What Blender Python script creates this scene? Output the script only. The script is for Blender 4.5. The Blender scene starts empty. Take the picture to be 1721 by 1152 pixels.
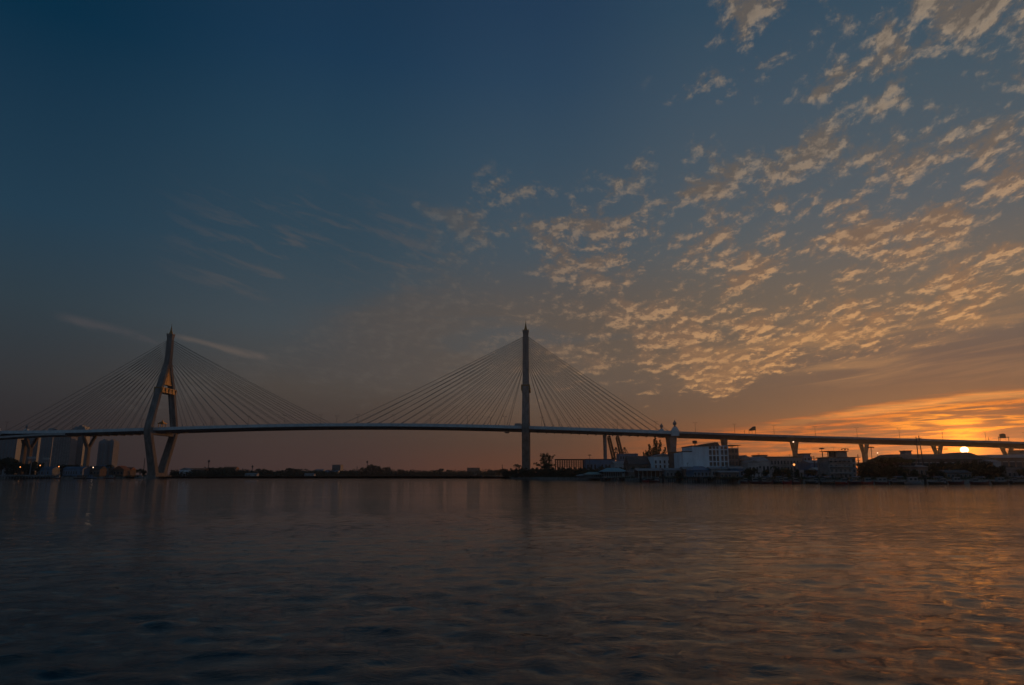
import bpy, bmesh, math, random
import numpy as np
from mathutils import Vector, Matrix
R = random.Random(7)
rad = math.radians
scene = bpy.context.scene
COL = scene.collection

# ------------------------------------------------------------------ camera
CAMH, F = 4.0, 1147.0
TH = math.atan(221.5 / F)
cam = bpy.data.cameras.new('camera'); cam.lens = 24.0; cam.sensor_width = 36.0
cam.lens = 36.0 * F / 1721.0
cam.clip_start = 0.3; cam.clip_end = 60000
co = bpy.data.objects.new('camera', cam); COL.objects.link(co)
co.location = (0, 0, CAMH); co.rotation_euler = (math.pi / 2 + TH, 0, 0)
scene.camera = co
scene.view_settings.view_transform = 'Standard'; scene.view_settings.look = 'None'
scene.view_settings.exposure = 0; scene.view_settings.gamma = 1
try: scene.view_settings.use_curve_mapping = False
except Exception: pass
scene.cycles.sample_clamp_indirect = 4.0
scene.cycles.max_bounces = 6
scene.cycles.use_denoising = True

def ray(px, py):
    u = 576 - py
    return px - 860.5, F * math.cos(TH) - u * math.sin(TH), F * math.sin(TH) + u * math.cos(TH)
def at(px, py, Y):
    x, y, z = ray(px, py); k = Y / y
    return Vector((x * k, Y, CAMH + z * k))
def X_(px, Y): return at(px, 790, Y).x
def Z_(py, Y, px=860): return at(px, py, Y).z

# ------------------------------------------------------------------ shader expression helper
def lin(c):
    c = c / 255.0
    return c / 12.92 if c <= 0.04045 else ((c + 0.055) / 1.055) ** 2.4
def srgb(r, g, b): return (lin(r), lin(g), lin(b), 1.0)

class G:
    """small wrapper: builds math nodes from python expressions"""
    def __init__(s, nt): s.nt = nt
    def n(s, t, **kw):
        nd = s.nt.nodes.new(t)
        for k, v in kw.items(): setattr(nd, k, v)
        return nd
    def put(s, sock, v):
        if isinstance(v, S): s.nt.links.new(v.o, sock)
        else: sock.default_value = v
    def m(s, op, *a, clamp=False):
        nd = s.n('ShaderNodeMath', operation=op); nd.use_clamp = clamp
        for i, v in enumerate(a): s.put(nd.inputs[i], v)
        return S(s, nd.outputs[0])
    def step(s, x, a, b, lo=0.0, hi=1.0, kind='SMOOTHSTEP'):
        nd = s.n('ShaderNodeMapRange', interpolation_type=kind); nd.clamp = True
        for i, v in enumerate((x, a, b, lo, hi)): s.put(nd.inputs[i], v)
        return S(s, nd.outputs[0])
    def xyz(s, x, y, z):
        nd = s.n('ShaderNodeCombineXYZ')
        for i, v in enumerate((x, y, z)): s.put(nd.inputs[i], v)
        return S(s, nd.outputs[0])
    def sep(s, v):
        nd = s.n('ShaderNodeSeparateXYZ'); s.put(nd.inputs[0], v)
        return [S(s, o) for o in nd.outputs]
    def noise(s, v, scale, detail=4.0, rough=0.5, dist=0.0, lac=2.0):
        nd = s.n('ShaderNodeTexNoise'); s.put(nd.inputs['Vector'], v)
        nd.inputs['Scale'].default_value = scale; nd.inputs['Detail'].default_value = detail
        nd.inputs['Roughness'].default_value = rough; nd.inputs['Distortion'].default_value = dist
        nd.inputs['Lacunarity'].default_value = lac
        return S(s, nd.outputs[0])
    def mix(s, f, a, b, kind='MIX'):
        nd = s.n('ShaderNodeMix', data_type='RGBA', blend_type=kind)
        s.put(nd.inputs[0], f); s.put(nd.inputs[6], a); s.put(nd.inputs[7], b)
        return S(s, nd.outputs[2])
    def ramp(s, x, stops, scale=60.0, interp='LINEAR'):
        nd = s.n('ShaderNodeValToRGB'); cr = nd.color_ramp; cr.interpolation = interp
        while len(cr.elements) > 1: cr.elements.remove(cr.elements[-1])
        for i, (p, c) in enumerate(stops):
            e = cr.elements[0] if i == 0 else cr.elements.new(p / scale)
            e.position = p / scale; e.color = srgb(*c)
        s.put(nd.inputs[0], x)
        return S(s, nd.outputs[0])
class S:
    def __init__(s, g, o): s.g, s.o = g, o
    def __add__(s, b): return s.g.m('ADD', s, b)
    __radd__ = __add__
    def __sub__(s, b): return s.g.m('SUBTRACT', s, b)
    def __rsub__(s, b): return s.g.m('SUBTRACT', b, s)
    def __mul__(s, b): return s.g.m('MULTIPLY', s, b)
    __rmul__ = __mul__
    def __truediv__(s, b): return s.g.m('DIVIDE', s, b)

# ------------------------------------------------------------------ world: dusk sky with cloud decks
SUN_AZ, SUN_EL = math.atan2(760.5, 1160.7), rad(1.66)
world = bpy.data.worlds.new('World'); scene.world = world; world.use_nodes = True
nt = world.node_tree; nt.nodes.clear(); g = G(nt)
tc = g.n('ShaderNodeTexCoord')
D = S(g, tc.outputs['Generated'])
dx, dy, dz = g.sep(D)
az = g.m('ARCTAN2', dx, dy) * (180 / math.pi)
el = g.m('ARCSINE', g.m('MAXIMUM', dz, 0.0)) * (180 / math.pi)
e60 = el / 60.0
L0 = g.ramp(e60, [(0,(40,36,39)),(3,(43,40,43)),(6.5,(49,51,55)),(12,(44,59,69)),(18,(31,59,78)),(26,(18,50,72)),(31,(1,43,67)),(50,(2,30,52))])
L1 = g.ramp(e60, [(0,(70,52,50)),(3,(64,54,52)),(7,(74,68,64)),(12,(64,74,81)),(18,(48,69,83)),(26,(35,64,84)),(33,(22,54,80)),(50,(10,36,62))])
L2 = g.ramp(e60, [(0,(98,58,44)),(2.5,(76,59,51)),(5,(86,72,63)),(9,(84,80,77)),(14,(72,81,88)),(20,(64,80,92)),(26,(50,73,91)),(32,(37,64,88)),(37,(30,57,83)),(58,(14,40,66))])
L3 = g.ramp(e60, [(0,(134,68,36)),(2.5,(126,74,44)),(5,(96,78,65)),(8,(88,80,74)),(13,(96,94,88)),(20,(76,88,96)),(28,(62,81,96)),(36,(44,70,90)),(58,(20,46,70))])
L4 = g.ramp(e60, [(0,(176,78,20)),(2.5,(156,78,34)),(5,(98,78,64)),(8,(70,70,72)),(13,(98,96,90)),(20,(78,90,98)),(28,(64,83,96)),(36,(46,72,91)),(58,(22,48,72))])
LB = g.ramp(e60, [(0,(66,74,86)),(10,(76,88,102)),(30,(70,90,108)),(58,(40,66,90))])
sky = g.mix(g.step(az, -38.0, -16.0), L0, L1)
sky = g.mix(g.step(az, -16.0, 2.0), sky, L2)
sky = g.mix(g.step(az, 2.0, 20.0), sky, L3)
sky = g.mix(g.step(az, 20.0, 33.0), sky, L4)
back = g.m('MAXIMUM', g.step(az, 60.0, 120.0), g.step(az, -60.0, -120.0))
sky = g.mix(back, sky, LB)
# clouds live on a plane: P = horizontal offset / height
zz = g.m('MAXIMUM', dz, 0.035)
Px, Py = dx / zz, dy / zz
P = g.xyz(Px, Py, 0.0)
sunx, suny = math.sin(SUN_AZ), math.cos(SUN_AZ)
edge = Px + 0.8 * Py - 1.55                       # the deck begins along a diagonal line
big = g.noise(g.xyz(az * 0.055 - el * 0.03, el * 0.10, 5.0), 1.6, 3.0, 0.6, 0.4)
eq = el + 2.5
lu = (az - 6.0) * 0.20 / g.m('POWER', eq, 0.55); lv = g.m('LOGARITHM', eq, math.e) * 1.2
def cloudvec(ox, oy): return g.xyz(lu + ox, lv + oy, 3.0)
wn = g.n('ShaderNodeTexNoise'); g.put(wn.inputs['Vector'], cloudvec(0, 0)); wn.inputs['Scale'].default_value = 3.0; wn.inputs['Detail'].default_value = 3.0
wsc = g.n('ShaderNodeVectorMath', operation='SCALE'); nt.links.new(wn.outputs[1], wsc.inputs[0]); wsc.inputs['Scale'].default_value = 0.07
def warped(v):
    w = g.n('ShaderNodeVectorMath', operation='ADD'); g.put(w.inputs[0], v); nt.links.new(wsc.outputs[0], w.inputs[1]); return S(g, w.outputs[0])
Pr = warped(cloudvec(0, 0)); Pr2 = warped(cloudvec(0.012, -0.028))
nA = g.noise(Pr, 7.6, 8.0, 0.66)
nB = g.noise(Pr2, 7.6, 6.0, 0.62)
fine = g.noise(Pr, 25.0, 6.0, 0.70)
fineB = g.noise(Pr2, 25.0, 4.0, 0.66)
far_r = g.step(Px + 0.06 * Py + (big - 0.5) * 1.6, 4.1, 2.9)               # right edge of the deck
far_e = g.step(el + (big - 0.5) * 5.0 - g.step(az, 10.0, 34.0) * 2.2, 3.2, 7.5)
front = g.step(dy, 0.05, 0.2)
cov = g.step(edge + (big - 0.5) * 1.3 + g.step(el, 24.0, 34.0) * g.step(az, 13.0, 26.0) * 0.60 - g.step(el, 23.0, 32.0) * g.step(az, 19.0, 5.0) * 0.5, -0.2, 1.15) * far_r * far_e * front
thr = 0.646 - 0.158 * cov + (0.5 - big) * 0.62
dens = nA * 0.62 + fine * 0.38
soft = g.step(az + (el - 14.0) * 0.9, -8.0, 12.0)
amask = g.step(dens - thr, -0.055, 0.115) * g.step(cov, 0.0, 0.3) * (0.22 + soft * 0.78)
lit = g.step((nA - nB) * 0.6 + (fine - fineB) * 0.4, -0.02, 0.085)   # edge turned to the sun
thick = g.step(dens - thr, 0.05, 0.2)
# cloud colour by how near the sun it stands
near = g.step(az, -20.0, 36.0, kind='LINEAR')
low = g.step(el, 24.0, 5.0, kind='LINEAR')
c_dark = g.mix(near, srgb(72,72,74), srgb(88,82,78))
c_dark = g.mix(low * near, c_dark, srgb(128,92,66))
c_lit = g.mix(near, srgb(92,88,85), srgb(154,136,116))
c_lit = g.mix(low * g.step(az, -5.0, 22.0, kind='LINEAR'), c_lit, srgb(236,172,106))
c_cl = g.mix(g.m('MULTIPLY', 0.16 + lit * 0.84, 1.0 - thick * 0.45), c_dark, c_lit)
# soft veil behind the flakes
nV = g.noise(g.xyz(Px * 0.7 - Py * 0.35, Px * 0.35 + Py * 0.7, 9.0), 0.8, 4.0, 0.5, 0.4)
veil = g.step(edge + (nV - 0.5) * 1.6, -0.2, 0.9) * g.step(az, -21.0, -11.0) * g.step(el, 19.0, 12.5) * (1.0 - g.step(az, 5.0, 25.0) * 0.45) * far_e * g.step(el, 4.5, 9.0) * far_r * front
c_veil = g.mix(near, srgb(70,69,71), srgb(112,94,76))
sky = g.mix(veil * g.step(nV, 0.28, 0.5) * 0.8, sky, c_veil)
sky = g.mix(amask * 0.92, sky, c_cl)
# thin wisps on the left
a2 = az * 0.05 + el * 0.02; e2 = el * 0.5 + az * 0.085
nW = g.noise(g.xyz(az * 0.09, el * 0.42 + az * 0.11, 4.0), 2.2, 6.0, 0.6, 0.5)
wl = g.step(nW, 0.50, 0.68) * g.step(az, -31.0, -20.0) * g.step(az, -3.0, -10.0) * g.step(el, 12.5, 15.0) * g.step(el, 25.0, 18.0)
sky = g.mix(wl * 0.42, sky, srgb(88,82,82))
def streak(a0, e0, a1, e1, w, col, amt):
    global sky
    t = (az - a0) / (a1 - a0)
    d = g.m('ABSOLUTE', el - (e0 + (t * (e1 - e0))) + (nW - 0.5) * 0.7)
    f = g.step(d, w, 0.0) * g.step(t, 0.0, 0.25) * g.step(t, 1.0, 0.85) * g.step(nW, 0.3, 0.6)
    sky = g.mix(f * amt, sky, col)
streak(-35.0, 11.1, -26.6, 9.6, 0.55, srgb(74,72,76), 0.7)
streak(-27.5, 10.4, -19.5, 9.0, 0.42, srgb(92,84,80), 0.85)
# smooth cirrus streaks low on the right, below the flaky deck
nC = g.noise(g.xyz(az * 0.045, el * 0.5 - az * 0.06, 1.0), 2.6, 6.0, 0.55, 0.6)
cir = g.step(nC, 0.42, 0.72) * g.step(az, 10.0, 22.0) * g.step(el, 6.0, 7.2) * g.step(el, 13.0, 9.5) * front
sky = g.mix(cir * 0.5, sky, srgb(168,126,86))
# glowing bands round the sun
sa = az - math.degrees(SUN_AZ); se = el - math.degrees(SUN_EL)
nS = g.noise(g.xyz(az * 0.09, el * 1.15 - az * 0.03, 7.0), 1.7, 7.0, 0.6, 0.7)
nS2 = g.noise(g.xyz(az * 0.16, el * 2.3 - az * 0.05, 2.0), 2.0, 5.0, 0.6, 0.5)
top = 3.0 + g.step(az, 10.0, 36.0) * 2.6
under = g.step(el - top + (nS - 0.5) * 1.2, 0.25, -0.2) * g.step(az, 6.0, 17.0) * g.step(az, 75.0, 50.0)
band = g.mix(g.step(nS * 0.5 + nS2 * 0.5, 0.43, 0.58), srgb(96,62,52), srgb(214,104,32))
rim = g.step(g.m('ABSOLUTE', el - top + (nS - 0.5) * 1.2 + 0.35), 0.5, 0.0)
band = g.mix(rim * g.step(az, 16.0, 30.0) * 0.6, band, srgb(240,160,84))
sky = g.mix(under * g.step(az, 6.0, 26.0, 0.25, 0.92), sky, band)
# the sun: disc, aureole and lit cloud bars above it
d2 = g.m('SQRT', sa * sa + (se * se))
dh = g.m('SQRT', sa * sa * 0.12 + (se * se))
hal = g.m('EXPONENT', d2 * d2 * (-1.0 / 1.9))
wide = g.m('EXPONENT', dh * dh * (-1.0 / 2.6))
bar = g.step(nS * 0.5 + nS2 * 0.5, 0.47, 0.58) * g.m('EXPONENT', (sa * sa) * (-1 / 14.0) - (el - 3.5) * (el - 3.5) * (1 / 1.1))
def addc(sk, f, c): return g.mix(f, sk, c, 'ADD')
sky = addc(sky, g.m('MINIMUM', wide * 0.5, 1.0), (0.50, 0.09, 0.002, 1))
sky = addc(sky, bar, (0.75, 0.36, 0.01, 1))
sky = addc(sky, hal, (1.9, 0.50, 0.012, 1))
disc = g.step(g.m('SQRT', sa * sa * 0.8 + (se * se)), 0.25, 0.18)
sky = addc(sky, disc, (6.0, 4.6, 2.4, 1))
# below the horizon: dull
sky = g.mix(g.step(dz, -0.002, -0.02), sky, srgb(50,45,44))
bg = g.n('ShaderNodeBackground'); g.put(bg.inputs[0], sky); bg.inputs[1].default_value = 1.0
# physical sky of the same sun, blended in weakly
ns = g.n('ShaderNodeTexSky', sky_type='NISHITA'); ns.sun_disc = False
ns.sun_elevation = SUN_EL; ns.sun_rotation = SUN_AZ; ns.air_density = 1.5; ns.dust_density = 2.0
bg2 = g.n('ShaderNodeBackground'); nt.links.new(ns.outputs[0], bg2.inputs[0]); bg2.inputs[1].default_value = 0.004
ad = g.n('ShaderNodeAddShader'); nt.links.new(bg.outputs[0], ad.inputs[0]); nt.links.new(bg2.outputs[0], ad.inputs[1])
wo = g.n('ShaderNodeOutputWorld'); nt.links.new(ad.outputs[0], wo.inputs[0])
world.cycles.sampling_method = 'MANUAL'; world.cycles.sample_map_resolution = 1024

sl = bpy.data.lights.new('sun', 'SUN'); sl.energy = 0.7; sl.angle = rad(0.6); sl.color = (1.0, 0.42, 0.12)
so = bpy.data.objects.new('sun', sl); COL.objects.link(so)
sd = Vector((math.sin(SUN_AZ) * math.cos(SUN_EL), math.cos(SUN_AZ) * math.cos(SUN_EL), math.sin(SUN_EL)))
so.rotation_euler = sd.to_track_quat('Z', 'Y').to_euler()

# ------------------------------------------------------------------ materials
MATS = {}
def mat(name, rgb, rough=0.85, var=0.25, scale=0.6, metal=0.0, emit=None, stretch=(1,1,1), spec=0.3):
    if name in MATS: return MATS[name]
    m = bpy.data.materials.new(name); m.use_nodes = True
    nt = m.node_tree; nt.nodes.clear(); g = G(nt)
    b = g.n('ShaderNodeBsdfPrincipled'); o = g.n('ShaderNodeOutputMaterial'); nt.links.new(b.outputs[0], o.inputs[0])
    tc = g.n('ShaderNodeTexCoord'); mp = g.n('ShaderNodeMapping'); nt.links.new(tc.outputs['Object'], mp.inputs[0])
    mp.inputs['Scale'].default_value = stretch
    n = g.noise(S(g, mp.outputs[0]), scale, 6.0, 0.6)
    f = g.step(n, 0.3, 0.7)
    c = g.mix(f, tuple(max(0, x * (1 - var)) for x in rgb) + (1,), tuple(min(1, x * (1 + var)) for x in rgb) + (1,))
    g.put(b.inputs['Base Color'], c)
    b.inputs['Roughness'].default_value = rough; b.inputs['Metallic'].default_value = metal
    b.inputs['Specular IOR Level'].default_value = spec
    if emit:
        b.inputs['Emission Color'].default_value = emit[0] + (1,); b.inputs['Emission Strength'].default_value = emit[1]
    MATS[name] = m; return m
CONC = mat('concrete', (.195,.17,.155), .9, .30, .45, stretch=(1,1,.12))
CONC2 = mat('concrete_dark', (.20,.20,.21), .9, .2, .2)
FASC = mat('deck_edge_paint', (.52,.57,.60), .7, .12, .25)
SOFF = mat('deck_soffit', (.13,.13,.14), .9, .15, .2)
ASPH = mat('asphalt', (.06,.06,.06), .9)
GOLD = mat('gold_leaf', (.30,.17,.045), .55, .2, .8, metal=.2)
CABLE = mat('cable_sheath', (.20,.19,.17), .6, .1)
STEEL = mat('galvanised_steel', (.22,.22,.22), .6, .1)
DARK = mat('dark_steel', (.05,.05,.055), .7, .2)
RUST = mat('crane_paint', (.03,.018,.018), .7, .2)
WHITE = mat('white_wall', (.62,.71,.78), .85, .16, .22, stretch=(1,1,.35))
PALE = mat('pale_wall', (.34,.35,.36), .85, .15, .3)
GREY = mat('grey_wall', (.21,.21,.21), .9, .3, .3)
BROWN = mat('brown_wall', (.16,.12,.10), .9, .25, .4)
BLUEW = mat('blue_sheet', (.10,.16,.24), .6, .2, .3)
TEAL = mat('teal_roof', (.10,.27,.32), .6, .15, .5)
TGREEN = mat('green_roof', (.17,.26,.24), .7, .15, .5)
ROOFD = mat('dark_roof', (.075,.07,.07), .8, .25, .5)
ROOFG = mat('grey_roof', (.20,.21,.22), .75, .2, .4)
ROOFO = mat('orange_roof', (.30,.12,.06), .8, .25, .6)
GLASS = mat('window_glass', (.035,.045,.055), .2, .3, .5, spec=.5)
TRIM = mat('trim_white', (.34,.34,.33), .8, .1)
RED = mat('red_hull', (.30,.035,.03), .6, .3, .6)
MAROON = mat('maroon_hull', (.13,.04,.04), .7, .35, .5)
BOATW = mat('boat_white', (.26,.26,.26), .6, .15)
WOOD = mat('wet_timber', (.05,.04,.035), .9, .3, 1.0)
BANK = mat('bank_mud', (.09,.085,.07), .95, .4, .15)
REV = mat('revetment', (.17,.16,.145), .95, .4, .6)
LEAF = mat('leaves', (.05,.065,.035), .8, .45, .35)
LEAF2 = mat('leaves_dark', (.035,.05,.03), .85, .45, .3)
BARK = mat('bark', (.07,.055,.045), .95, .3, 1.0)
SIGNG = mat('sign_back', (.05,.07,.06), .7, .15)
LAMPO = mat('lamp_orange', (.8,.5,.2), .4, 0, emit=((1.0, .36, .10), 1.6))
LAMPW = mat('lamp_white', (.9,.8,.7), .4, 0, emit=((1.0, .66, .42), 2.0))
TOWB = mat('tower_blue', (.13,.19,.23), .5, .12, .05)
TOWG = mat('tower_grey', (.17,.17,.18), .7, .12, .05)

# ------------------------------------------------------------------ object helpers
def tag(o, label=None, cat=None, group=None, kind=None):
    if label: o['label'] = label
    if cat: o['category'] = cat
    if group: o['group'] = group
    if kind: o['kind'] = kind
    return o
def empty(name, loc, rz, label, cat, group=None):
    o = bpy.data.objects.new(name, None); COL.objects.link(o); o.location = loc; o.rotation_euler = (0, 0, rz)
    o.empty_display_size = 1
    return tag(o, label, cat, group)
class MB:
    def __init__(s): s.v, s.f = [], []
    def add(s, vs, fs):
        k = len(s.v); s.v += [tuple(v) for v in vs]; s.f += [tuple(i + k for i in f) for f in fs]; return s
    def box(s, x0, x1, y0, y1, z0, z1):
        return s.add([(x0,y0,z0),(x1,y0,z0),(x1,y1,z0),(x0,y1,z0),(x0,y0,z1),(x1,y0,z1),(x1,y1,z1),(x0,y1,z1)],
                     [(0,3,2,1),(4,5,6,7),(0,1,5,4),(1,2,6,5),(2,3,7,6),(3,0,4,7)])
    def loft(s, rings, caps=True):
        n = len(rings[0]); k = len(s.v)
        for r in rings: s.v += [tuple(p) for p in r]
        for i in range(len(rings) - 1):
            for j in range(n):
                a, b = k + i*n + j, k + i*n + (j+1) % n
                s.f.append((a, b, b + n, a + n))
        if caps:
            s.f.append(tuple(k + j for j in reversed(range(n)))); s.f.append(tuple(k + (len(rings)-1)*n + j for j in range(n)))
        return s
    def tube(s, pts, r, n=6):
        if not hasattr(r, '__len__'): r = [r] * len(pts)
        pts = [Vector(p) for p in pts]; rings = []
        for i, p in enumerate(pts):
            d = (pts[min(i+1, len(pts)-1)] - pts[max(i-1, 0)]).normalized()
            u = d.cross(Vector((0,0,1)));
            if u.length < .05: u = d.cross(Vector((1,0,0)))
            u.normalize(); w = d.cross(u)
            rings.append([p + (u*math.cos(a) + w*math.sin(a)) * r[i] for a in [2*math.pi*j/n for j in range(n)]])
        return s.loft(rings)
    def lathe(s, c, prof, n=12, sq=1.0):
        return s.loft([[(c[0]+r*math.cos(a), c[1]+r*sq*math.sin(a), c[2]+z) for a in [2*math.pi*(j+.5)/n for j in range(n)]] for z, r in prof])
    def gable(s, x0, x1, y0, y1, z0, z1, axis='x', over=.5):
        """pitched roof, ridge along axis"""
        x0-=over; x1+=over; y0-=over; y1+=over
        if axis == 'x':
            ym=(y0+y1)/2
            return s.add([(x0,y0,z0),(x1,y0,z0),(x1,y1,z0),(x0,y1,z0),(x0,ym,z1),(x1,ym,z1)], [(0,3,2,1),(0,1,5,4),(2,3,4,5),(0,4,3),(1,2,5)])
        xm=(x0+x1)/2
        return s.add([(x0,y0,z0),(x1,y0,z0),(x1,y1,z0),(x0,y1,z0),(xm,y0,z1),(xm,y1,z1)], [(0,3,2,1),(1,2,5,4),(3,0,4,5),(0,1,4),(2,3,5)])
    def hip(s, x0, x1, y0, y1, z0, z1, k=.3, over=.6):
        x0-=over; x1+=over; y0-=over; y1+=over; d=(x1-x0)*k; ym=(y0+y1)/2
        return s.add([(x0,y0,z0),(x1,y0,z0),(x1,y1,z0),(x0,y1,z0),(x0+d,ym,z1),(x1-d,ym,z1)], [(0,3,2,1),(0,1,5,4),(2,3,4,5),(3,0,4),(1,2,5)])
    def build(s, name, m, parent=None, loc=None, smooth=False):
        me = bpy.data.meshes.new(name); me.from_pydata(s.v, [], s.f); me.validate(); me.update()
        if smooth: me.polygons.foreach_set('use_smooth', [True]*len(me.polygons))
        bm = bmesh.new(); bm.from_mesh(me); bmesh.ops.recalc_face_normals(bm, faces=bm.faces); bm.to_mesh(me); bm.free()
        me.materials.append(m)
        o = bpy.data.objects.new(name, me); COL.objects.link(o)
        if parent: o.parent = parent
        if loc: o.location = loc
        return o
def copy_thing(o, loc, rz=0, sc=1.0, label=None, group=None):
    c = o.copy(); COL.objects.link(c); c.location = loc; c.rotation_euler = (0, 0, rz)
    c.scale = sc if hasattr(sc, '__len__') else (sc,)*3
    if label: c['label'] = label
    if group: c['group'] = group
    for ch in list(o.children):
        d = ch.copy(); COL.objects.link(d); d.parent = c
        for gch in ch.children:
            e = gch.copy(); COL.objects.link(e); e.parent = d
    return c

# ------------------------------------------------------------------ water
def build_water():
    rng = np.random.default_rng(3)
    nr, na = 620, 860
    r = 2.0 * (190.0 / 2.0) ** (np.arange(nr) / (nr - 1))
    a = np.radians(np.linspace(-72, 72, na))
    RR, AA = np.meshgrid(r, a, indexing='ij')
    X, Y = RR * np.sin(AA), RR * np.cos(AA)
    Z = np.zeros_like(X)
    for i in range(150):
        lam = 0.22 * (2.4 / 0.22) ** rng.random()
        th = rng.normal(math.radians(98), math.radians(50))
        k = 2 * math.pi / lam
        amp = 0.0024 * lam ** 0.85
        ph = rng.random() * 6.28
        # resolve only what the mesh can carry
        cell = RR * 0.0078
        fade = np.clip((lam / cell - 3) / 4, 0, 1)
        Z += amp * fade * np.sin(k * (X * math.cos(th) + Y * math.sin(th)) + ph + 0.6*np.sin(0.13*X+ph*3) )
    # slow boat wash across the foreground
    for lam, th, amp, ph in ((5.2, 112, .020, 1.), (3.3, 62, .010, 2.2), (8.5, 84, .024, .3), (2.1, 120, .006, 4.0), (1.35, 72, .006, 1.7), (.95, 112, .004, 3.1)):
        th = math.radians(th); k = 2 * math.pi / lam
        s = np.sin(k * (X * math.cos(th) + Y * math.sin(th)) + ph + 1.1 * np.sin(0.21 * X + 0.09 * Y + ph))
        env = 0.35 + 0.65 * np.clip(np.sin(0.09*X*math.sin(th)+0.16*Y+ph*2), 0, 1)
        Z += amp * (s + 0.25 * np.sin(2 * np.arcsin(np.clip(s,-1,1)))) * np.clip((60 - RR) / 40, 0, 1) * env
    Z *= np.clip((185 - RR) / 60, 0, 1) * np.clip((RR - 2) / 1.5, 0, 1)
    V = np.stack([X, Y, Z], -1).reshape(-1, 3).tolist()
    idx = np.arange(nr * na).reshape(nr, na)
    Fc = np.stack([idx[:-1, :-1], idx[:-1, 1:], idx[1:, 1:], idx[1:, :-1]], -1).reshape(-1, 4).tolist()
    V.append([0, 0, 0]); Fc += [(len(V)-1, j+1, j) for j in range(na-1)]
    # outward sheet to the horizon, and behind the camera
    base = len(V); last = idx[-1].tolist(); rings = [last]
    for rr in (500.0, 1500.0, 3400.0):
        k = len(V); V += [(rr * math.sin(t), rr * math.cos(t), 0.0) for t in a]; ring = list(range(k, k + na))
        p = rings[-1]; Fc += [(p[j], p[j+1], ring[j+1], ring[j]) for j in range(na - 1)]; rings.append(ring)
    me = bpy.data.meshes.new('water'); me.from_pydata(V, [], Fc); me.update()
    me.polygons.foreach_set('use_smooth', [True]*len(me.polygons))
    m = bpy.data.materials.new('river_water'); m.use_nodes = True
    nt = m.node_tree; nt.nodes.clear(); g = G(nt)
    b = g.n('ShaderNodeBsdfPrincipled'); o = g.n('ShaderNodeOutputMaterial'); nt.links.new(b.outputs[0], o.inputs[0])
    b.inputs['Base Color'].default_value = (.010, .014, .015, 1); b.inputs['Roughness'].default_value = .03; b.inputs['IOR'].default_value = 1.333
    tc = g.n('ShaderNodeTexCoord'); P = S(g, tc.outputs['Object'])
    px, py, pz = g.sep(P)
    q = g.xyz(px * .85 + py * .2, py * 1.15 - px * .15, 0.0)
    gust = g.noise(P, 0.02, 3.0, .5)
    rip = g.noise(g.xyz(px * .62 + py * .08, py * .95 - px * .06, 2.0), 1.0, 8.0, .74, .5)
    m1 = g.step(rip, .40, .62, .45, 1.2)
    wide = g.noise(g.xyz(px * .03, py * .075, 5.0), 1.0, 5.0, .65, .4)
    m2 = g.step(wide, .38, .64, .55, 1.2)
    h = (g.noise(q, 14.0, 3.0, .6) * 0.0013 + g.noise(q, 5.0, 3.0, .55) * 0.006 + g.noise(q, 1.9, 3.0, .5, .4) * 0.024) * m1 * m2 + g.noise(q, .6, 2.0, .45, .3) * 0.065 + g.noise(q, .2, 2.0, .5, .2) * 0.06
    bp = g.n('ShaderNodeBump'); bp.inputs['Strength'].default_value = 1.0; bp.inputs['Distance'].default_value = 1.0
    g.put(bp.inputs['Height'], h); nt.links.new(bp.outputs[0], b.inputs['Normal'])
    me.materials.append(m)
    o = bpy.data.objects.new('water', me); COL.objects.link(o); tag(o, kind='structure')
    # the rest of the river, behind and beside the viewpoint
    mb = MB(); k = 3400.0
    ring = [(190.0*math.sin(t), 190.0*math.cos(t), 0) for t in np.radians(np.linspace(72, 288, 60))]
    outer = [(k*math.sin(t), k*math.cos(t), 0) for t in np.radians(np.linspace(72, 288, 60))]
    mb.v = ring + outer + [(0, 0, 0)]
    mb.f = [(i, i+1, 61+i, 60+i) for i in range(59)] + [(120, i+1, i) for i in range(59)]
    o2 = mb.build('water', m); tag(o2, kind='structure')
build_water()

# ------------------------------------------------------------------ banks
GZ = 1.7
EDGE = [(-3300, 560), (-900, 600), (X_(0, 665), 665), (X_(210, 722), 722), (X_(330, 800), 800), (X_(470, 900), 900), (X_(620, 1060), 1060),
        (X_(700, 1150), 1150), (X_(790, 1290), 1290), (X_(800, 1350), 1350), (X_(818, 1100), 1100), (X_(840, 800), 800), (X_(858, 672), 672), (X_(900, 573), 573), (X_(960, 510), 510),
        (X_(1000, 460), 460), (X_(1060, 416), 416), (X_(1120, 382), 382), (X_(1200, 345), 345), (X_(1300, 316), 316), (X_(1500, 296), 296), (X_(1721, 306), 306), (420, 320), (3300, 420)]
def bank_y(px):
    pts = [((x / y) * F * .9819 + 860.5, y) for x, y in EDGE[2:-2]]
    for (a, ya), (b, yb) in zip(pts, pts[1:]):
        if a <= px <= b: return ya + (yb - ya) * (px - a) / (b - a)
    return pts[-1][1] if px > pts[-1][0] else pts[0][1]
bm = bmesh.new()
topv = [bm.verts.new((x, y, GZ)) for x, y in EDGE] + [bm.verts.new((3300, 3400, GZ)), bm.verts.new((-3300, 3400, GZ))]
fc = bm.faces.new(topv); bmesh.ops.triangulate(bm, faces=[fc])
me = bpy.data.meshes.new('ground'); bm.to_mesh(me); bm.free(); me.materials.append(BANK)
o = bpy.data.objects.new('ground', me); COL.objects.link(o); tag(o, kind='structure')
mb = MB(); rr = R
pts = []
for (xa, ya), (xb, yb) in zip(EDGE, EDGE[1:]):
    L = math.hypot(xb-xa, yb-ya); n = max(1, min(60, int(L/9)))
    for i in range(n): pts.append((xa+(xb-xa)*i/n, ya+(yb-ya)*i/n))
pts.append(EDGE[-1])
ring = []
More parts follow.
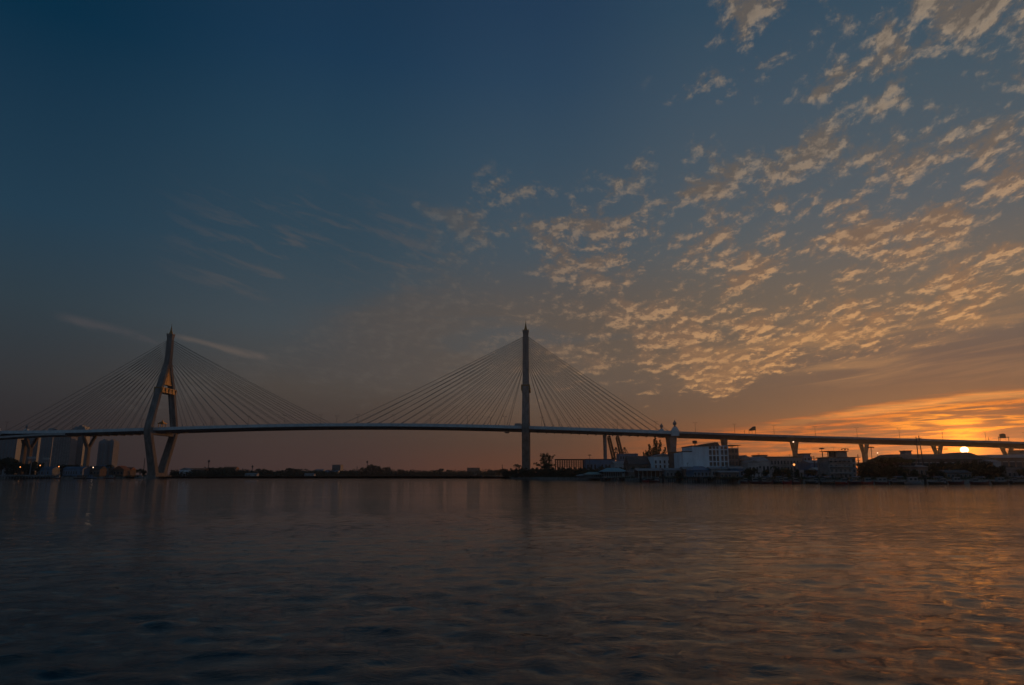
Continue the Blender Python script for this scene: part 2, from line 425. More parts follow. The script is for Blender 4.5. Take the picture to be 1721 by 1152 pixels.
for x, y in pts:
    j = rr.uniform(-.6, .6); ring.append([(x, y-2.6+j, -1.0), (x, y-1.3+j*.5, .55+rr.uniform(-.2,.2)), (x, y-.35, GZ-.25), (x, y-.02, GZ+.02), (x, y+.6, GZ+.03)])
k = 5
for r in ring: mb.v += r
for i in range(len(ring)-1):
    for j in range(k-1): mb.f.append((i*k+j, (i+1)*k+j, (i+1)*k+j+1, i*k+j+1))
o = mb.build('river_bank', REV); tag(o, kind='structure')

# ------------------------------------------------------------------ bridge
RX, RY = 14.53, 707.07; LEN = 385.4
ang = rad(-2.8205); ux, uy = math.cos(ang), math.sin(ang)
prof_px = [(0,724.5),(65,723.6),(140,722),(208,720.5),(265,719),(300,717.7),(400,715),(500,712.3),(585,711),(700,712.0),(780,713.6),(878,716),(900,716.9),(1020,720.8),(1131,724.6),(1200,727),(1300,730.3),(1400,733.4),(1500,736.3),(1600,739.1),(1721,742.5)]
def online(px, py, off=0.0):
    x, y, z = ray(px, py)
    ox, oy = RX - uy*off, RY + ux*off
    ss = (y*ox - x*oy) / (x*uy - y*ux)
    return ss, CAMH + z * (oy + uy*ss) / y
pp = [online(a, b, -19.0) for a, b in prof_px]
SP, ZP = np.array([p[0] for p in pp]), np.array([p[1] for p in pp])
cfs = np.polyfit((SP+30)/500, ZP, 6)
def zd(s):
    s = max(-600, min(530, s)); v = float(np.polyval(cfs, (s+30)/500))
    return v - 1.0          # road level; the parapet stands 1.0 m above it
def deck_sections(s0, s1, ds, hw, depth, inner, par=1.0, off=0.0, fz=zd, tz=0.0):
    rings = []; n = int(round((s1-s0)/ds))
    for i in range(n+1):
        s = s0 + (s1-s0)*i/n; z = fz(s) + tz
        rings.append([(s, off-hw, z-.9), (s, off-hw, z+par), (s, off-hw+.35, z+par), (s, off-hw+.35, z), (s, off+hw-.35, z), (s, off+hw-.35, z+par), (s, off+hw, z+par), (s, off+hw, z-.9),
                      (s, off+inner, z-depth), (s, off-inner, z-depth)])
    return rings
bridge = empty('cable_stayed_bridge', (RX, RY, 0), ang, 'long cable-stayed bridge with two golden-spired concrete pylons spanning the river', 'bridge')
SL, SR = -552.0, 149.0      # ends of the stayed part
mb = MB(); mb.loft(deck_sections(SL, SR, 7.0, 18.0, 3.6, 13.5))
deck = mb.build('deck', SOFF, bridge)
for sgn in (-1, 1):
    mb = MB(); n = 100
    rg = []
    for i in range(n+1):
        s = SL + (SR-SL)*i/n; z = zd(s); t0, t1 = (sgn*18.02, sgn*18.32)
        rg.append([(s, t0, z-2.1), (s, t1, z-1.9), (s, t1, z+1.06), (s, t0, z+1.06)])
    mb.loft(rg)
    for s in np.arange(SL+3, SR, 6.0):       # parapet posts
        z = zd(s); mb.box(s-.12, s+.12, sgn*18.32 if sgn>0 else sgn*18.42, sgn*18.42 if sgn>0 else sgn*18.32, z-.2, z+1.16)
    p = mb.build('parapet', FASC, bridge)
mb = MB()
for s in list(np.arange(-545, -372, 8.6)) + list(np.arange(12, 146, 8.6)):
    z = zd(s) - 3.6; mb.box(s-.45, s+.45, -13.2, 13.2, z-.75, z+.1)
mb.build('floor_beams', SOFF, deck)['kind'] = 'stuff'
mb = MB(); rg = [[(s, -17.4, zd(s)+.006), (s, 17.4, zd(s)+.006), (s, 17.4, zd(s)+.03), (s, -17.4, zd(s)+.03)] for s in np.linspace(SL+.5, SR-.5, 80)]
mb.loft(rg); mb.build('road_surface', ASPH, deck)

# towers ------------------------------------------------------------
def rect(s0, t0, z, hs, ht, ch=.35):
    """chamfered rectangle ring"""
    c = min(hs, ht)*ch
    return [(s0-hs+c, t0-ht, z), (s0+hs-c, t0-ht, z), (s0+hs, t0-ht+c, z), (s0+hs, t0+ht-c, z), (s0+hs-c, t0+ht, z), (s0-hs+c, t0+ht, z), (s0-hs, t0+ht-c, z), (s0-hs, t0-ht+c, z)]
def hs_at(z): return float(np.interp(z, [0, 50, 100, 125, 150], [4.1, 3.6, 3.2, 2.9, 2.8]))
def make_tower(s0, name_label):
    tw = bpy.data.objects.new('tower', None); COL.objects.link(tw); tw.parent = bridge; tw['label'] = name_label
    for sg in (-1, 1):
        mb = MB(); rings = []
        for z, t, ht in ((1.0, 6.9, 4.0), (12, 10.2, 3.6), (44.5, 23.6, 2.9), (49, 24.6, 2.7), (54, 23.8, 2.5), (93, 11.9, 2.3), (113, 4.6, 2.2), (119.5, 2.6, 2.45)):
            rings.append(rect(s0, sg*t, z, hs_at(z) - (.02 if sg > 0 else 0), ht, .18))
        mb.loft(rings); lg = mb.build('leg', CONC, tw)
    mb = MB(); mb.box(s0-4.6, s0+4.6, -11.5, 11.5, .6, 5.5); mb.box(s0-7, s0+7, -15, 15, -1, 2.6); mb.build('footing', CONC, tw)
    mb = MB(); mb.loft([rect(s0, 0, z, hs_at(z)+d, ht, .18) for z, ht, d in ((116.5, 4.9, .05), (121, 3.6, .03), (130, 2.9, 0), (146, 2.5, 0), (149.0, 2.6, .1), (151.5, 3.1, .35), (152.6, 3.3, .55), (153.2, 3.3, .55))])
    for z in np.arange(107.5 + 9, 146, 2.35):    # cable anchor corbels
        mb.box(s0-hs_at(z)-.28, s0+hs_at(z)+.28, -2.1, 2.1, z-.5, z+.35)
    mb.build('mast', CONC, tw)
    mb = MB(); mb.box(s0-2.6, s0+2.6, -22.5, 22.5, 44.0, 47.6); mb.build('lower_crossbeam', CONC2, tw)
    mb = MB(); mb.box(s0-4.2, s0+4.2, -14.6, 14.6, 88.6, 90.2); mb.box(s0-3.9, s0+3.9, -14.2, 14.2, 90.2, 93.2); mb.box(s0-4.3, s0+4.3, -14.8, 14.8, 93.2, 94.0)
    for sg in (-1, 1):
        for t in (-13.5, -6.5, 0, 6.5, 13.5):
            mb.lathe((s0+sg*4.0, t, 88.4), [(0, .3), (.8, .8), (2.2, .7), (3.6, .8), (5.2, .6), (6.0, .15), (6.6, .05)], 6)
    mb.build('gold_crossbeam', GOLD, tw)
    # tall triangular golden screen between the legs
    mb = MB()
    for h, z0, z1, w0, w1 in ((2.2, 97.5, 99.2, 9.2, 8.8), (1.9, 99.2, 118.0, 8.0, 1.4)):
        mb.loft([[(s0-h, -w0, z0), (s0+h, -w0, z0), (s0+h, w0, z0), (s0-h, w0, z0)], [(s0-h, -w1, z1), (s0+h, -w1, z1), (s0+h, w1, z1), (s0-h, w1, z1)]])
    for z in np.arange(100.5, 116, 2.4):
        w = 8.0 - (z-99.2)*.351; mb.box(s0-2.25, s0+2.25, -w, w, z, z+.55)
    mb.build('gold_panel', GOLD, tw)
    mb = MB(); mb.lathe((s0, 0, 153.2), [(0, 2.7), (.5, 2.7), (.7, 1.9), (1.4, 1.8), (1.8, 1.9), (2.2, 1.4), (3.2, 1.2), (3.6, 1.3), (4.0, 1.0), (6.0, .66), (6.3, .78), (6.6, .52), (9.0, .26), (9.3, .34), (9.6, .2), (13.0, .03)], 12)
    for a in range(4):
        mb.lathe((s0+(2.9 if a%2 else -2.9), 2.6 if a>1 else -2.6, 153.2), [(0, .4), (.5, .4), (.9, .2), (1.5, .03)], 6)
    mb.build('spire', GOLD, tw, smooth=False)
    # small golden canopy over the roadway emblem
    mb = MB(); z = 52.5
    for w, h in ((3.4, .5), (2.7, .5), (2.0, .6), (1.2, .7), (.5, 1.4)): mb.box(s0-w, s0+w, -w*1.1, w*1.1, z+4, z+4+h); z += h
    for a, b in ((-1,-1),(1,-1),(-1,1),(1,1)): mb.box(s0+a*2.4-.3, s0+a*2.4+.3, b*2.6-.3, b*2.6+.3, 49, 56.5)
    mb.build('golden_canopy', GOLD, tw)
    return tw
towL = make_tower(-LEN, 'left pylon, seen obliquely with both legs of its diamond showing')
towR = make_tower(0.0, 'middle pylon, seen edge-on as one slim shaft')
NC = 15
def cables(tw, s0, reach_l, reach_r):
    for sd, reach, first in ((-1, reach_l, 19.0), (1, reach_r, 20.0)):
        for i in range(NC):
            for t in (-1, 1):
                s = s0 + sd * (first + (reach-first)*i/(NC-1)); z1 = zd(s) + .4
                zt = 113.5 + (146.3-113.5) * (i/(NC-1)) ** .92
                A = Vector((s0 + sd*(hs_at(zt)-.1), t*1.3, zt)); B = Vector((s, t*16.6, z1)); L = (A-B).length
                pts = []
                for k in range(9):
                    f = k/8; p = A.lerp(B, f); p.z -= 4*f*(1-f)*L*.0055; pts.append(p)
                mb = MB(); mb.tube(pts, .185, 5)
                d = (pts[-2]-pts[-1]).normalized(); mb.tube([B - d*.3, B + d*4.2], [.34, .28], 6)
                mb.tube([A, A + (pts[1]-pts[0]).normalized()*1.6], [.3, .26], 5)
                mb.build('stay_cable', CABLE, tw)
cables(towL, -LEN, 158.0, 183.0)
cables(towR, 0.0, 187.0, 143.0)

# side-span and end piers of the bridge
def vpier(parent, s, zb, spread, join, w=1.9, ws=1.7, name='pier', m=CONC, base=0.8):
    mb = MB()
    for sg in (-1, 1):
        mb.loft([rect(s, sg*spread, zb+.3, ws, w*.5+.35, .2), rect(s, sg*(spread-.6), zb-2.0, ws*.9, w*.5, .2), rect(s, sg*w*.42, zb-join, ws*.95, w*.6, .2)])
    mb.loft([rect(s, 0, zb-join+1.2, ws, w*1.05, .2), rect(s, 0, zb-join-6, ws*1.02, w*1.0, .2), rect(s, 0, base, ws*1.1, w*1.3, .2)])
    return mb.build(name, m, parent)
vpier(bridge, online(147, 760)[0], zd(-463)-3.6, 9.5, 13.5, 2.5, 1.7)
vpier(bridge, online(50, 760)[0], zd(-526)-3.6, 8.5, 13.5, 2.3, 1.6)
for s, w in ((online(1017.0, 760)[0], 1.2),):
    for t in (-6, 6):
        mb = MB(); zb = zd(s) - 3.5
        mb.loft([rect(s, t, zb+.2, w*1.25, 2.0, .2), rect(s, t, zb-3, w, 1.7, .2), rect(s, t, .8, w*.92, 1.9, .2)]); mb.build('pier', CONC2, bridge)
# anchor pier at right end with lotus-bud finials
s = 147.5; zb = zd(s)-3.4
mb = MB(); mb.loft([rect(s, 0, zb+.6, 4.2, 13, .1), rect(s, 0, zb-1.5, 3.6, 12, .1), rect(s, 0, 20, 2.3, 9, .1), rect(s, 0, .8, 2.2, 8.6, .1)]); mb.build('pier', CONC2, bridge)
def finial(s, t, z, k, pedestal):
    mb = MB()
    if pedestal:
        mb.box(s-3.7, s+3.7, t-2.2, t+2.2, z-3.8, z+1.9); mb.box(s-3.0, s+3.0, t-1.8, t+1.8, z+1.9, z+3.6); mb.box(s-1.9, s+1.9, t-1.4, t+1.4, z+3.6, z+5.2)
        p = mb.build('pedestal', FASC, bridge); z += 5.2
    mb = MB(); mb.lathe((s, t, z), [(0, .9*k), (.6*k, 1.1*k), (.8*k, .6*k), (1.3*k, .9*k), (2.2*k, 1.75*k), (3.4*k, 1.9*k), (4.6*k, 1.4*k), (5.3*k, .6*k), (5.8*k, .5*k), (6.8*k, .1*k)], 10)
    mb.build('lotus_finial', CONC2, bridge, smooth=True)
finial(148.0, -19.6, zd(148), 1.0, True)
finial(141.5, 19.6, zd(141), .92, True)
finial(-551.0, -19.6, zd(-551), .9, True)
finial(-549.0, 19.6, zd(-549), .8, True)

# viaducts ------------------------------------------------------------
def viaduct(name, label, s0, s1, hw, depth, inner, piers, off=0.0, fz=zd):
    o = empty(name, (RX, RY, 0), ang, label, 'viaduct')
    MB().loft(deck_sections(s0, s1, 8.0, hw, depth, inner, off=off, fz=fz)).build('deck', SOFF, o)
    for sgn in (-1, 1):
        rg = []
        for s in np.linspace(s0, s1, 60):
            z = fz(s); t0, t1 = off + sgn*(hw+.02), off + sgn*(hw+.28)
            rg.append([(s, t0, z-.95), (s, t1, z-.85), (s, t1, z+1.05), (s, t0, z+1.05)])
        MB().loft(rg).build('parapet', PALE, o)
    for a in piers: vpier(o, *a)
    return o
vp = []
for px in (1218, 1336, 1453, 1576, 1693):
    s = online(px, 760)[0]; vp.append((s, zd(s)-4.4, 6.6, 10.5, 2.5, 1.9))
s = vp[-1][0] + 69.5; vp.append((s, zd(s)-4.4, 6.6, 10.5, 2.5, 1.9))
viaduct('approach_viaduct', 'grey concrete viaduct on V-shaped piers sloping down to the right above the roofs', SR+.6, 620.0, 15.0, 4.4, 6.6, vp)
fr = lambda s: float(np.interp(s, [-720, -563, -500, -470], [28.0, 40.8, 44.4, 44.8]))
viaduct('ramp_viaduct', 'lower dark ramp passing beneath the left end of the bridge deck', -720.0, -476.0, 6.0, 2.0, 4.5,
        [(online(22, 760, -15)[0], fr(-546)-2.0, 3.4, 4.5, 2.6, 1.6)], off=-14.0, fz=fr)
zl = lambda s: zd(-552) + (s+552)*.012
viaduct('approach_viaduct', 'pale approach viaduct leaving the bridge at the left edge of view', -900.0, SL-.6, 14.0, 3.4, 8.0, [(-600.0, zl(-600)-3.4, 8.5, 12.0, 3.0, 1.9), (-670.0, zl(-670)-3.4, 8.5, 12.0, 3.0, 1.9)], fz=zl)

def world_pt(s, t, z): return Vector((RX + ux*s - uy*t, RY + uy*s + ux*t, z))
# street lamps on the bridge -----------------------------------------
def lamp_proto():
    o = empty('street_lamp', (0, 0, 0), 0, 'x', 'street lamp', 'street lamps along the bridge deck')
    MB().tube([(0,0,0), (0,0,4), (0,0,11.2)], [.2, .16, .11], 6).build('pole', DARK, o)
    mb = MB(); mb.tube([(-1.4,0,11.5), (0,0,11.1), (1.4,0,11.5)], .08, 5); mb.build('arm', DARK, o)
    for sg in (-1, 1): mb = MB(); mb.box(sg*1.5-.55, sg*1.5+.55, -.25, .25, 11.4, 11.7); mb.build('lamp_head', DARK, o)
    return o
lp = lamp_proto(); first = True
where = {10: 'at the far left end of the deck', 65: 'second from the left end of the deck', 121: 'above the tall blue apartment tower', 178: 'above the twin apartment towers', 237: 'just left of the left pylon',
         290: 'just right of the left pylon', 353: 'second to the right of the left pylon', 416: 'third to the right of the left pylon', 477: 'fourth to the right of the left pylon', 538: 'where the left cables end near midspan',
         600: 'where the middle pylon cables begin near midspan', 661: 'fifth left of the middle pylon', 723: 'third left of the middle pylon', 785: 'second left of the middle pylon', 848: 'nearest on the left of the middle pylon',
         910: 'nearest on the right of the middle pylon', 973: 'second right of the middle pylon', 1037: 'above the dockside cranes', 1102: 'above the feathery tall tree', 1168: 'first past the lotus finial pedestal',
         1234: 'just left of the first sign gantry', 1300: 'just right of the first sign gantry', 1369: 'past the first large V-pier', 1439: 'above the second large V-pier', 1510: 'third along past the second V-pier, left of the sun', 1582: 'left of the setting sun', 1654: 'right of the setting sun', 1720: 'at the right edge of view',
         356: 'on the far side right of the left pylon', 565: 'alone at midspan between the cable fans', 824: 'thin, on the far side left of the middle pylon', 939: 'thin, on the far side right of the middle pylon'}
for px, w in where.items():
    offs = 15.0 if px in (356, 565, 824, 939) else 0.0
    s = online(px + .5, 720, offs)[0]; z = zd(s) if s > SL else zl(s)
    loc = world_pt(s, offs, z); lb = 'slim lamp post on the bridge, ' + w
    if first: lp.location = loc; lp.rotation_euler = (0, 0, ang); lp['label'] = lb; first = False
    else: copy_thing(lp, loc, ang, 1.0, lb)
# gantry signs --------------------------------------------------------
def gantry(px0, px1, lab, tilt):
    s0, s1 = online(px0, 720, -6)[0], online(px1, 720, -6)[0]
    z = zd((s0+s1)/2); o = empty('sign_gantry', world_pt((s0+s1)/2, -6, z), ang, lab, 'road sign', 'sign gantries over the roadway'); h = (s1-s0)/2
    for x in (-h, h):
        for t in (0, 14): MB().tube([(x if t else x*.85, t, 0), (x if t else x*.85, t, 6.2)], .2, 6).build('post', DARK, o)
    MB().box(-h*.9, h*.1+h*.9, -.2, .2, 5.3, 5.9).build('beam', DARK, o)
    mb = MB(); mb.add([(-h*.75,-.35,4.6),(h*.9,-.35,5.4),(h*.9,-.35,9.2),(h*.2,-.35,9.0),(-h*.75,-.35,6.4),(-h*.75,-.7,4.6),(h*.9,-.7,5.4),(h*.9,-.7,9.2),(h*.2,-.7,9.0),(-h*.75,-.7,6.4)] if tilt else
                      [(-h*.7,-.35,4.6),(h*.35,-.35,4.6),(h*.35,-.35,8.4),(-h*.05,-.35,9.2),(-h*.7,-.35,8.4),(-h*.7,-.7,4.6),(h*.35,-.7,4.6),(h*.35,-.7,8.4),(-h*.05,-.7,9.2),(-h*.7,-.7,8.4)],
                      [(0,1,2,3,4),(9,8,7,6,5),(0,5,6,1),(1,6,7,2),(2,7,8,3),(3,8,9,4),(4,9,5,0)]); mb.build('sign_panel', SIGNG, o)
gantry(1257.5, 1270.5, 'dark sign gantry with a slanting panel on the viaduct right of the five-storey building', True)
gantry(1674.5, 1694, 'dark square sign gantry on the viaduct right of the setting sun', False)
# lorries on the deck
def lorry(px, t, label):
    s = online(px, 715, t)[0]; z = zd(s)+.03; o = empty('lorry', world_pt(s, t, z), ang, label, 'lorry', 'lorries crossing the bridge')
    MB().box(-4.2, 2.2, -1.2, 1.2, 1.1, 3.9).build('cargo_box', PALE, o)
    mb = MB(); mb.loft([[(2.4,y,.8),(4.4,y,.8),(4.4,y,1.9),(4.0,y,3.1),(2.4,y,3.2)] for y in (-1.15, 1.15)]); cb = mb.build('cab', BLUEW, o)
    MB().loft([[(4.05,y,3.0),(4.42,y,1.95),(4.46,y,1.95),(4.09,y,3.0)] for y in (-1.0, 1.0)]).build('windscreen', GLASS, cb)
    MB().box(-4.2, 4.2, -.9, .9, .75, 1.05).build('chassis', DARK, o)
    for x in (-3.1, -1.9, 3.3):
        for y in (-1.05, 1.05): mb = MB(); mb.loft([[(x+.5*math.cos(a*.524), y+d, .5+.5*math.sin(a*.524)) for a in range(12)] for d in (-.15, .15)]); mb.build('wheel', DARK, o)
lorry(872, -9, 'pale box lorry on the deck just left of the middle pylon')
lorry(90, -9, 'pale box lorry on the deck at far left above the apartment slabs')
# inspection cradles hung below the deck
for px, lab in ((853, 'small maintenance cradle hanging under the deck left of the middle pylon'), (311, 'thin maintenance cradle hanging under the deck right of the left pylon')):
    s = online(px, 725)[0]; z = zd(s)-3.6; o = empty('inspection_cradle', world_pt(s, -10, z), ang, lab, 'maintenance cradle', 'maintenance cradles under the deck')
    w = 2.4 if px > 800 else 7.5; d = 2.2 if px > 800 else 1.0
    mb = MB(); mb.box(-w, w, -3, 3, -d, -d+.5); mb.box(-w*.6, w*.6, -3.1, 3.1, -d-.5, -d); mb.build('platform', DARK, o)
    mb = MB()
    for x in (-w*.8, w*.8): mb.box(x-.15, x+.15, -2.5, -2.2, -d+.5, .1); mb.box(x-.15, x+.15, 2.2, 2.5, -d+.5, .1)
    mb.build('hanger', DARK, o)

# ------------------------------------------------------------------ trees
def leafball(mb, c, r, n, size, rng, flat=.8):
    for _ in range(n):
        while True:
            v = Vector((rng.uniform(-1,1), rng.uniform(-1,1), rng.uniform(-1,1)))
            if .2 < v.length < 1: break
        p = Vector(c) + Vector((v.x*r, v.y*r, v.z*r*flat))
        n1 = Vector((rng.gauss(0,1), rng.gauss(0,1), rng.gauss(0,1)+.4)).normalized()
        u = n1.orthogonal().normalized(); u = Matrix.Rotation(rng.uniform(0, 6.28), 3, n1) @ u; w = n1.cross(u)
        s = size*rng.uniform(.6, 1.4); k = len(mb.v)
        mb.v += [tuple(p-u*s), tuple(p-w*s*.55), tuple(p+u*s), tuple(p+w*s*.55)]; mb.f.append((k, k+1, k+2, k+3))
def make_tree(kind, seed, label, cat, group, name):
    """unit-ish tree about 10 m high"""
    rng = random.Random(seed); o = empty(name, (0,0,0), 0, label, cat, group)
    tr, cr = MB(), MB()
    if kind == 'broad':
        tr.tube([(0,0,-.5),(.1,0,1.5),(.0,.1,3.6)], [.38,.3,.22], 7)
        for i in range(9):
            a = i*2.4+rng.uniform(-.4,.4); L = rng.uniform(1.8,3.6); h = rng.uniform(4.6, 8.2)
            e = Vector((math.cos(a)*L, math.sin(a)*L, h)); b = Vector((0,0,rng.uniform(2.2,3.6)))
            tr.tube([b, b.lerp(e,.5)+Vector((0,0,.5)), e], [.16,.1,.05], 5)
            for k in range(3): leafball(cr, e+Vector((rng.uniform(-.9,.9), rng.uniform(-.9,.9), rng.uniform(-.8,.9))), rng.uniform(.8,1.5), 46, .3, rng)
        leafball(cr, (0,0,6.2), 2.2, 170, .34, rng); leafball(cr, (.5,0,8.4), 1.2, 70, .3, rng)
    elif kind == 'open':
        tr.tube([(0,0,-.5),(.15,0,2.0),(0,.1,3.6)], [.45,.36,.28], 7)
        for i in range(26):
            a = i*2.4+rng.uniform(-.5,.5); L = rng.uniform(.9,4.3); h = 3.4+rng.uniform(.15,1)*(6.6-L*.75)
            e = Vector((math.cos(a)*L, math.sin(a)*L, h)); b = Vector((0,0,rng.uniform(1.8,3.8))); md = b.lerp(e,.55)+Vector((rng.uniform(-.3,.3),0,rng.uniform(-.2,.6)))
            tr.tube([b, md, e], [.17,.1,.04], 5)
            for q in range(5):
                c = e+Vector((rng.gauss(0,.5), rng.gauss(0,.5), rng.gauss(0,.35))); leafball(cr, c, rng.uniform(.25,.6), 20, .17, rng, .8)
            for q in range(3):
                c = md.lerp(e, rng.random())+Vector((rng.gauss(0,.35), rng.gauss(0,.35), rng.gauss(.1,.3))); leafball(cr, c, rng.uniform(.25,.5), 14, .17, rng, .8)
        for i in range(16): leafball(cr, (rng.gauss(0,1.3), rng.gauss(0,1.3), rng.uniform(2.6,5.2)), rng.uniform(.5,.9), 26, .22, rng)
    elif kind == 'feather':
        for j, (x, y, H) in enumerate(((.2,0,10), (1.5,.3,9.3), (-1.1,.5,8.4), (2.6,-.2,7.6), (-2.0,-.3,6.4), (.8,.6,8.9), (-.5,-.6,7.4), (3.3,.4,5.6))):
            tr.tube([(x*.3,y,-.5),(x*.8,y,H*.5),(x,y,H*.97)], [.22,.13,.03], 5)
            z = 1.2
            while z < H:
                w = 1.15*(1-(z/H))**.55*rng.uniform(.45,1.3)+.14
                for q in range(3): leafball(cr, (x*(.3+.7*z/H)+rng.uniform(-.7,.7)*w, y+rng.uniform(-.6,.6)*w, z+rng.uniform(-.2,.2)), w*.5, 15, .17, rng, 1.2)
                z += .38
    elif kind == 'palm':
        tr.tube([(0,0,-.5),(.2,0,4),(.1,0,8.4)], [.26,.18,.15], 6)
        for i in range(15):
            a = i*2.4; up = rng.uniform(-.2,1.2); pr = None
            for k in range(7):
                f = k/6; p = Vector((math.cos(a)*3.0*f, math.sin(a)*3.0*f, 8.4+up*f*1.6-2.4*f*f))
                if pr is not None:
                    sd = Vector((-math.sin(a), math.cos(a), 0))*.42*(1-f*.6); q = len(cr.v)
                    cr.v += [tuple(pr-sd-Vector((0,0,.25))), tuple(p-sd-Vector((0,0,.3))), tuple(p), tuple(pr), tuple(p+sd-Vector((0,0,.3))), tuple(pr+sd-Vector((0,0,.25)))]
                    cr.f += [(q,q+1,q+2,q+3),(q+3,q+2,q+4,q+5)]
                pr = p
    elif kind == 'flat':    # umbrella crown
        tr.tube([(0,0,-.5),(.3,0,3),(.1,.1,6)], [.4,.3,.22], 7)
        for i in range(13):
            a = i*2.4; L = rng.uniform(2.,6.2); e = Vector((math.cos(a)*L, math.sin(a)*L*.8, 7.6+rng.uniform(0,1.4)-L*.16))
            tr.tube([(0,0,rng.uniform(3.5,6)), (e.x*.5,e.y*.5,e.z-.9), e], [.17,.12,.05], 5)
            for k in range(2): leafball(cr, e+Vector((rng.uniform(-1,1),rng.uniform(-1,1),rng.uniform(-.2,.5))), rng.uniform(.9,1.5), 60, .28, rng, .42)
        leafball(cr, (0,0,8.4), 2.4, 150, .3, rng, .35)
    elif kind == 'shrub':
        tr.tube([(0,0,-.4),(.05,0,2.2),(.3,.1,6.4)], [.2,.15,.07], 5); tr.tube([(0,0,0),(-.8,.2,4.8)], [.13,.05], 5)
        for i in range(20):
            a = i*2.4; L = rng.uniform(.3,2.9); leafball(cr, (math.cos(a)*L, math.sin(a)*L, rng.uniform(2.0, 9.4-L*.9)), rng.uniform(.9,1.6), 60, .36, rng)
        for i in range(6): leafball(cr, (rng.uniform(-1.6,1.6), rng.uniform(-1.6,1.6), rng.uniform(1,6)), 2.2, 90, .45, rng, .9)
    tr.build('trunk', BARK, o); cr.build('crown', LEAF2 if kind in ('shrub','broad') else LEAF, o)
    return o
PROTO = {}
NAMES = {'broad': ('broadleaf_tree','tree'), 'open': ('spreading_tree','tree'), 'feather': ('feathery_tree','tree'), 'palm': ('palm_tree','palm tree'), 'flat': ('umbrella_tree','tree'), 'shrub': ('shrub','shrub')}
def tree(kind, px, pytop, Y, label, group=None, wide=1.0, seed=0, rz=None):
    key = (kind, seed); H = (at(px, pytop, Y).z - GZ)/10.0
    loc = Vector((X_(px, Y), Y, GZ)); rz = R.uniform(0, 6.28) if rz is None else rz; sc = (H*wide, H*wide, H)
    if key not in PROTO:
        o = make_tree(kind, 11+seed*7, label, NAMES[kind][1], group, NAMES[kind][0]); PROTO[key] = o
        o.location = loc; o.rotation_euler = (0,0,rz); o.scale = sc
        return o
    c = copy_thing(PROTO[key], loc, rz, sc, label)
    if group: c['group'] = group
    elif 'group' in c: del c['group']
    return c

# ------------------------------------------------------------------ buildings
def house(name, label, px0, px1, pytop, Y, depth=14.0, wall=GREY, roof=None, rooftype='flat', eave=None, cols=0, rows=0, win=GLASS, cat='house', group=None, wz0=.12, wz1=.9, wfrac=.5, rz=0.0, over=.4, axis='x', extra=None, base=GZ, sill=True):
    """axis-aligned building whose front (facing the river) stands at distance Y"""
    xa, xb = X_(px0, Y), X_(px1, Y); w = (xb-xa)/2; xc = (xa+xb)/2
    Ht = at((px0+px1)/2, pytop, Y).z - base
    He = Ht if eave is None else at((px0+px1)/2, eave, Y).z - base
    o = empty(name, (xc, Y+depth/2, base), rz, label, cat, group); d = depth/2
    MB().box(-w, w, -d, d, -.3, He).build('wall', wall, o)
    roof = roof or ROOFD
    if rooftype == 'flat':
        mb = MB(); mb.box(-w-over, w+over, -d-over, d+over, He+.004, He+.45); mb.build('roof', roof, o)
    elif rooftype == 'gable': MB().gable(-w, w, -d, d, He+.004, Ht+.01, axis, over).build('roof', roof, o)
    elif rooftype == 'hip': MB().hip(-w, w, -d, d, He+.004, Ht+.01, .28, over).build('roof', roof, o)
    elif rooftype == 'parapet':
        mb = MB(); t=.25
        mb.box(-w-.1, w+.1, -d-.1, -d+t, He+.003, He+.9); mb.box(-w-.1, w+.1, d-t, d+.1, He+.003, He+.9); mb.box(-w-.1, -w+t, -d+t, d-t, He+.003, He+.9); mb.box(w-t, w+.1, -d+t, d-t, He+.003, He+.9); mb.build('roof', wall, o)
    if cols and rows:
        fh = He*(wz1-wz0)/rows
        for i in range(cols):
            for j in range(rows):
                x = -w + (i+.5)*2*w/cols; z = He*wz0 + (j+.5)*fh; hw_ = wfrac*w/cols; hh = fh*.30
                if win is GLASS and R.random() < .06: continue
                fr = MB(); e=.12
                fr.box(x-hw_-e, x+hw_+e, -d-.07, -d-.002, z+hh, z+hh+e); fr.box(x-hw_-e, x-hw_, -d-.07, -d-.002, z-hh, z+hh); fr.box(x+hw_, x+hw_+e, -d-.07, -d-.002, z-hh, z+hh)
                fr.box(x-hw_-e*1.6, x+hw_+e*1.6, -d-.22, -d-.002, z-hh-e, z-hh)
                f = fr.build('window', TRIM if wall is not TRIM else GREY, o)
                MB().box(x-hw_, x+hw_, -d-.035, -d-.004, z-hh, z+hh).build('pane', win, f)
    if extra: extra(o, w, d, He, Ht)
    if Y < 620 and (px0*13) % 10 < 5:
        x = w*(((px0*7) % 11)/11-.5); mb = MB(); zt = max(He, Ht)-.3; mb.tube([(x,0,zt-1),(x,0,zt+2.6)], .06, 4); mb.tube([(x-.8,0,zt+2.3),(x+.8,0,zt+2.3)], .05, 4); mb.tube([(x-.5,0,zt+1.8),(x+.5,0,zt+1.8)], .05, 4); mb.build('aerial', DARK, o)
    return o

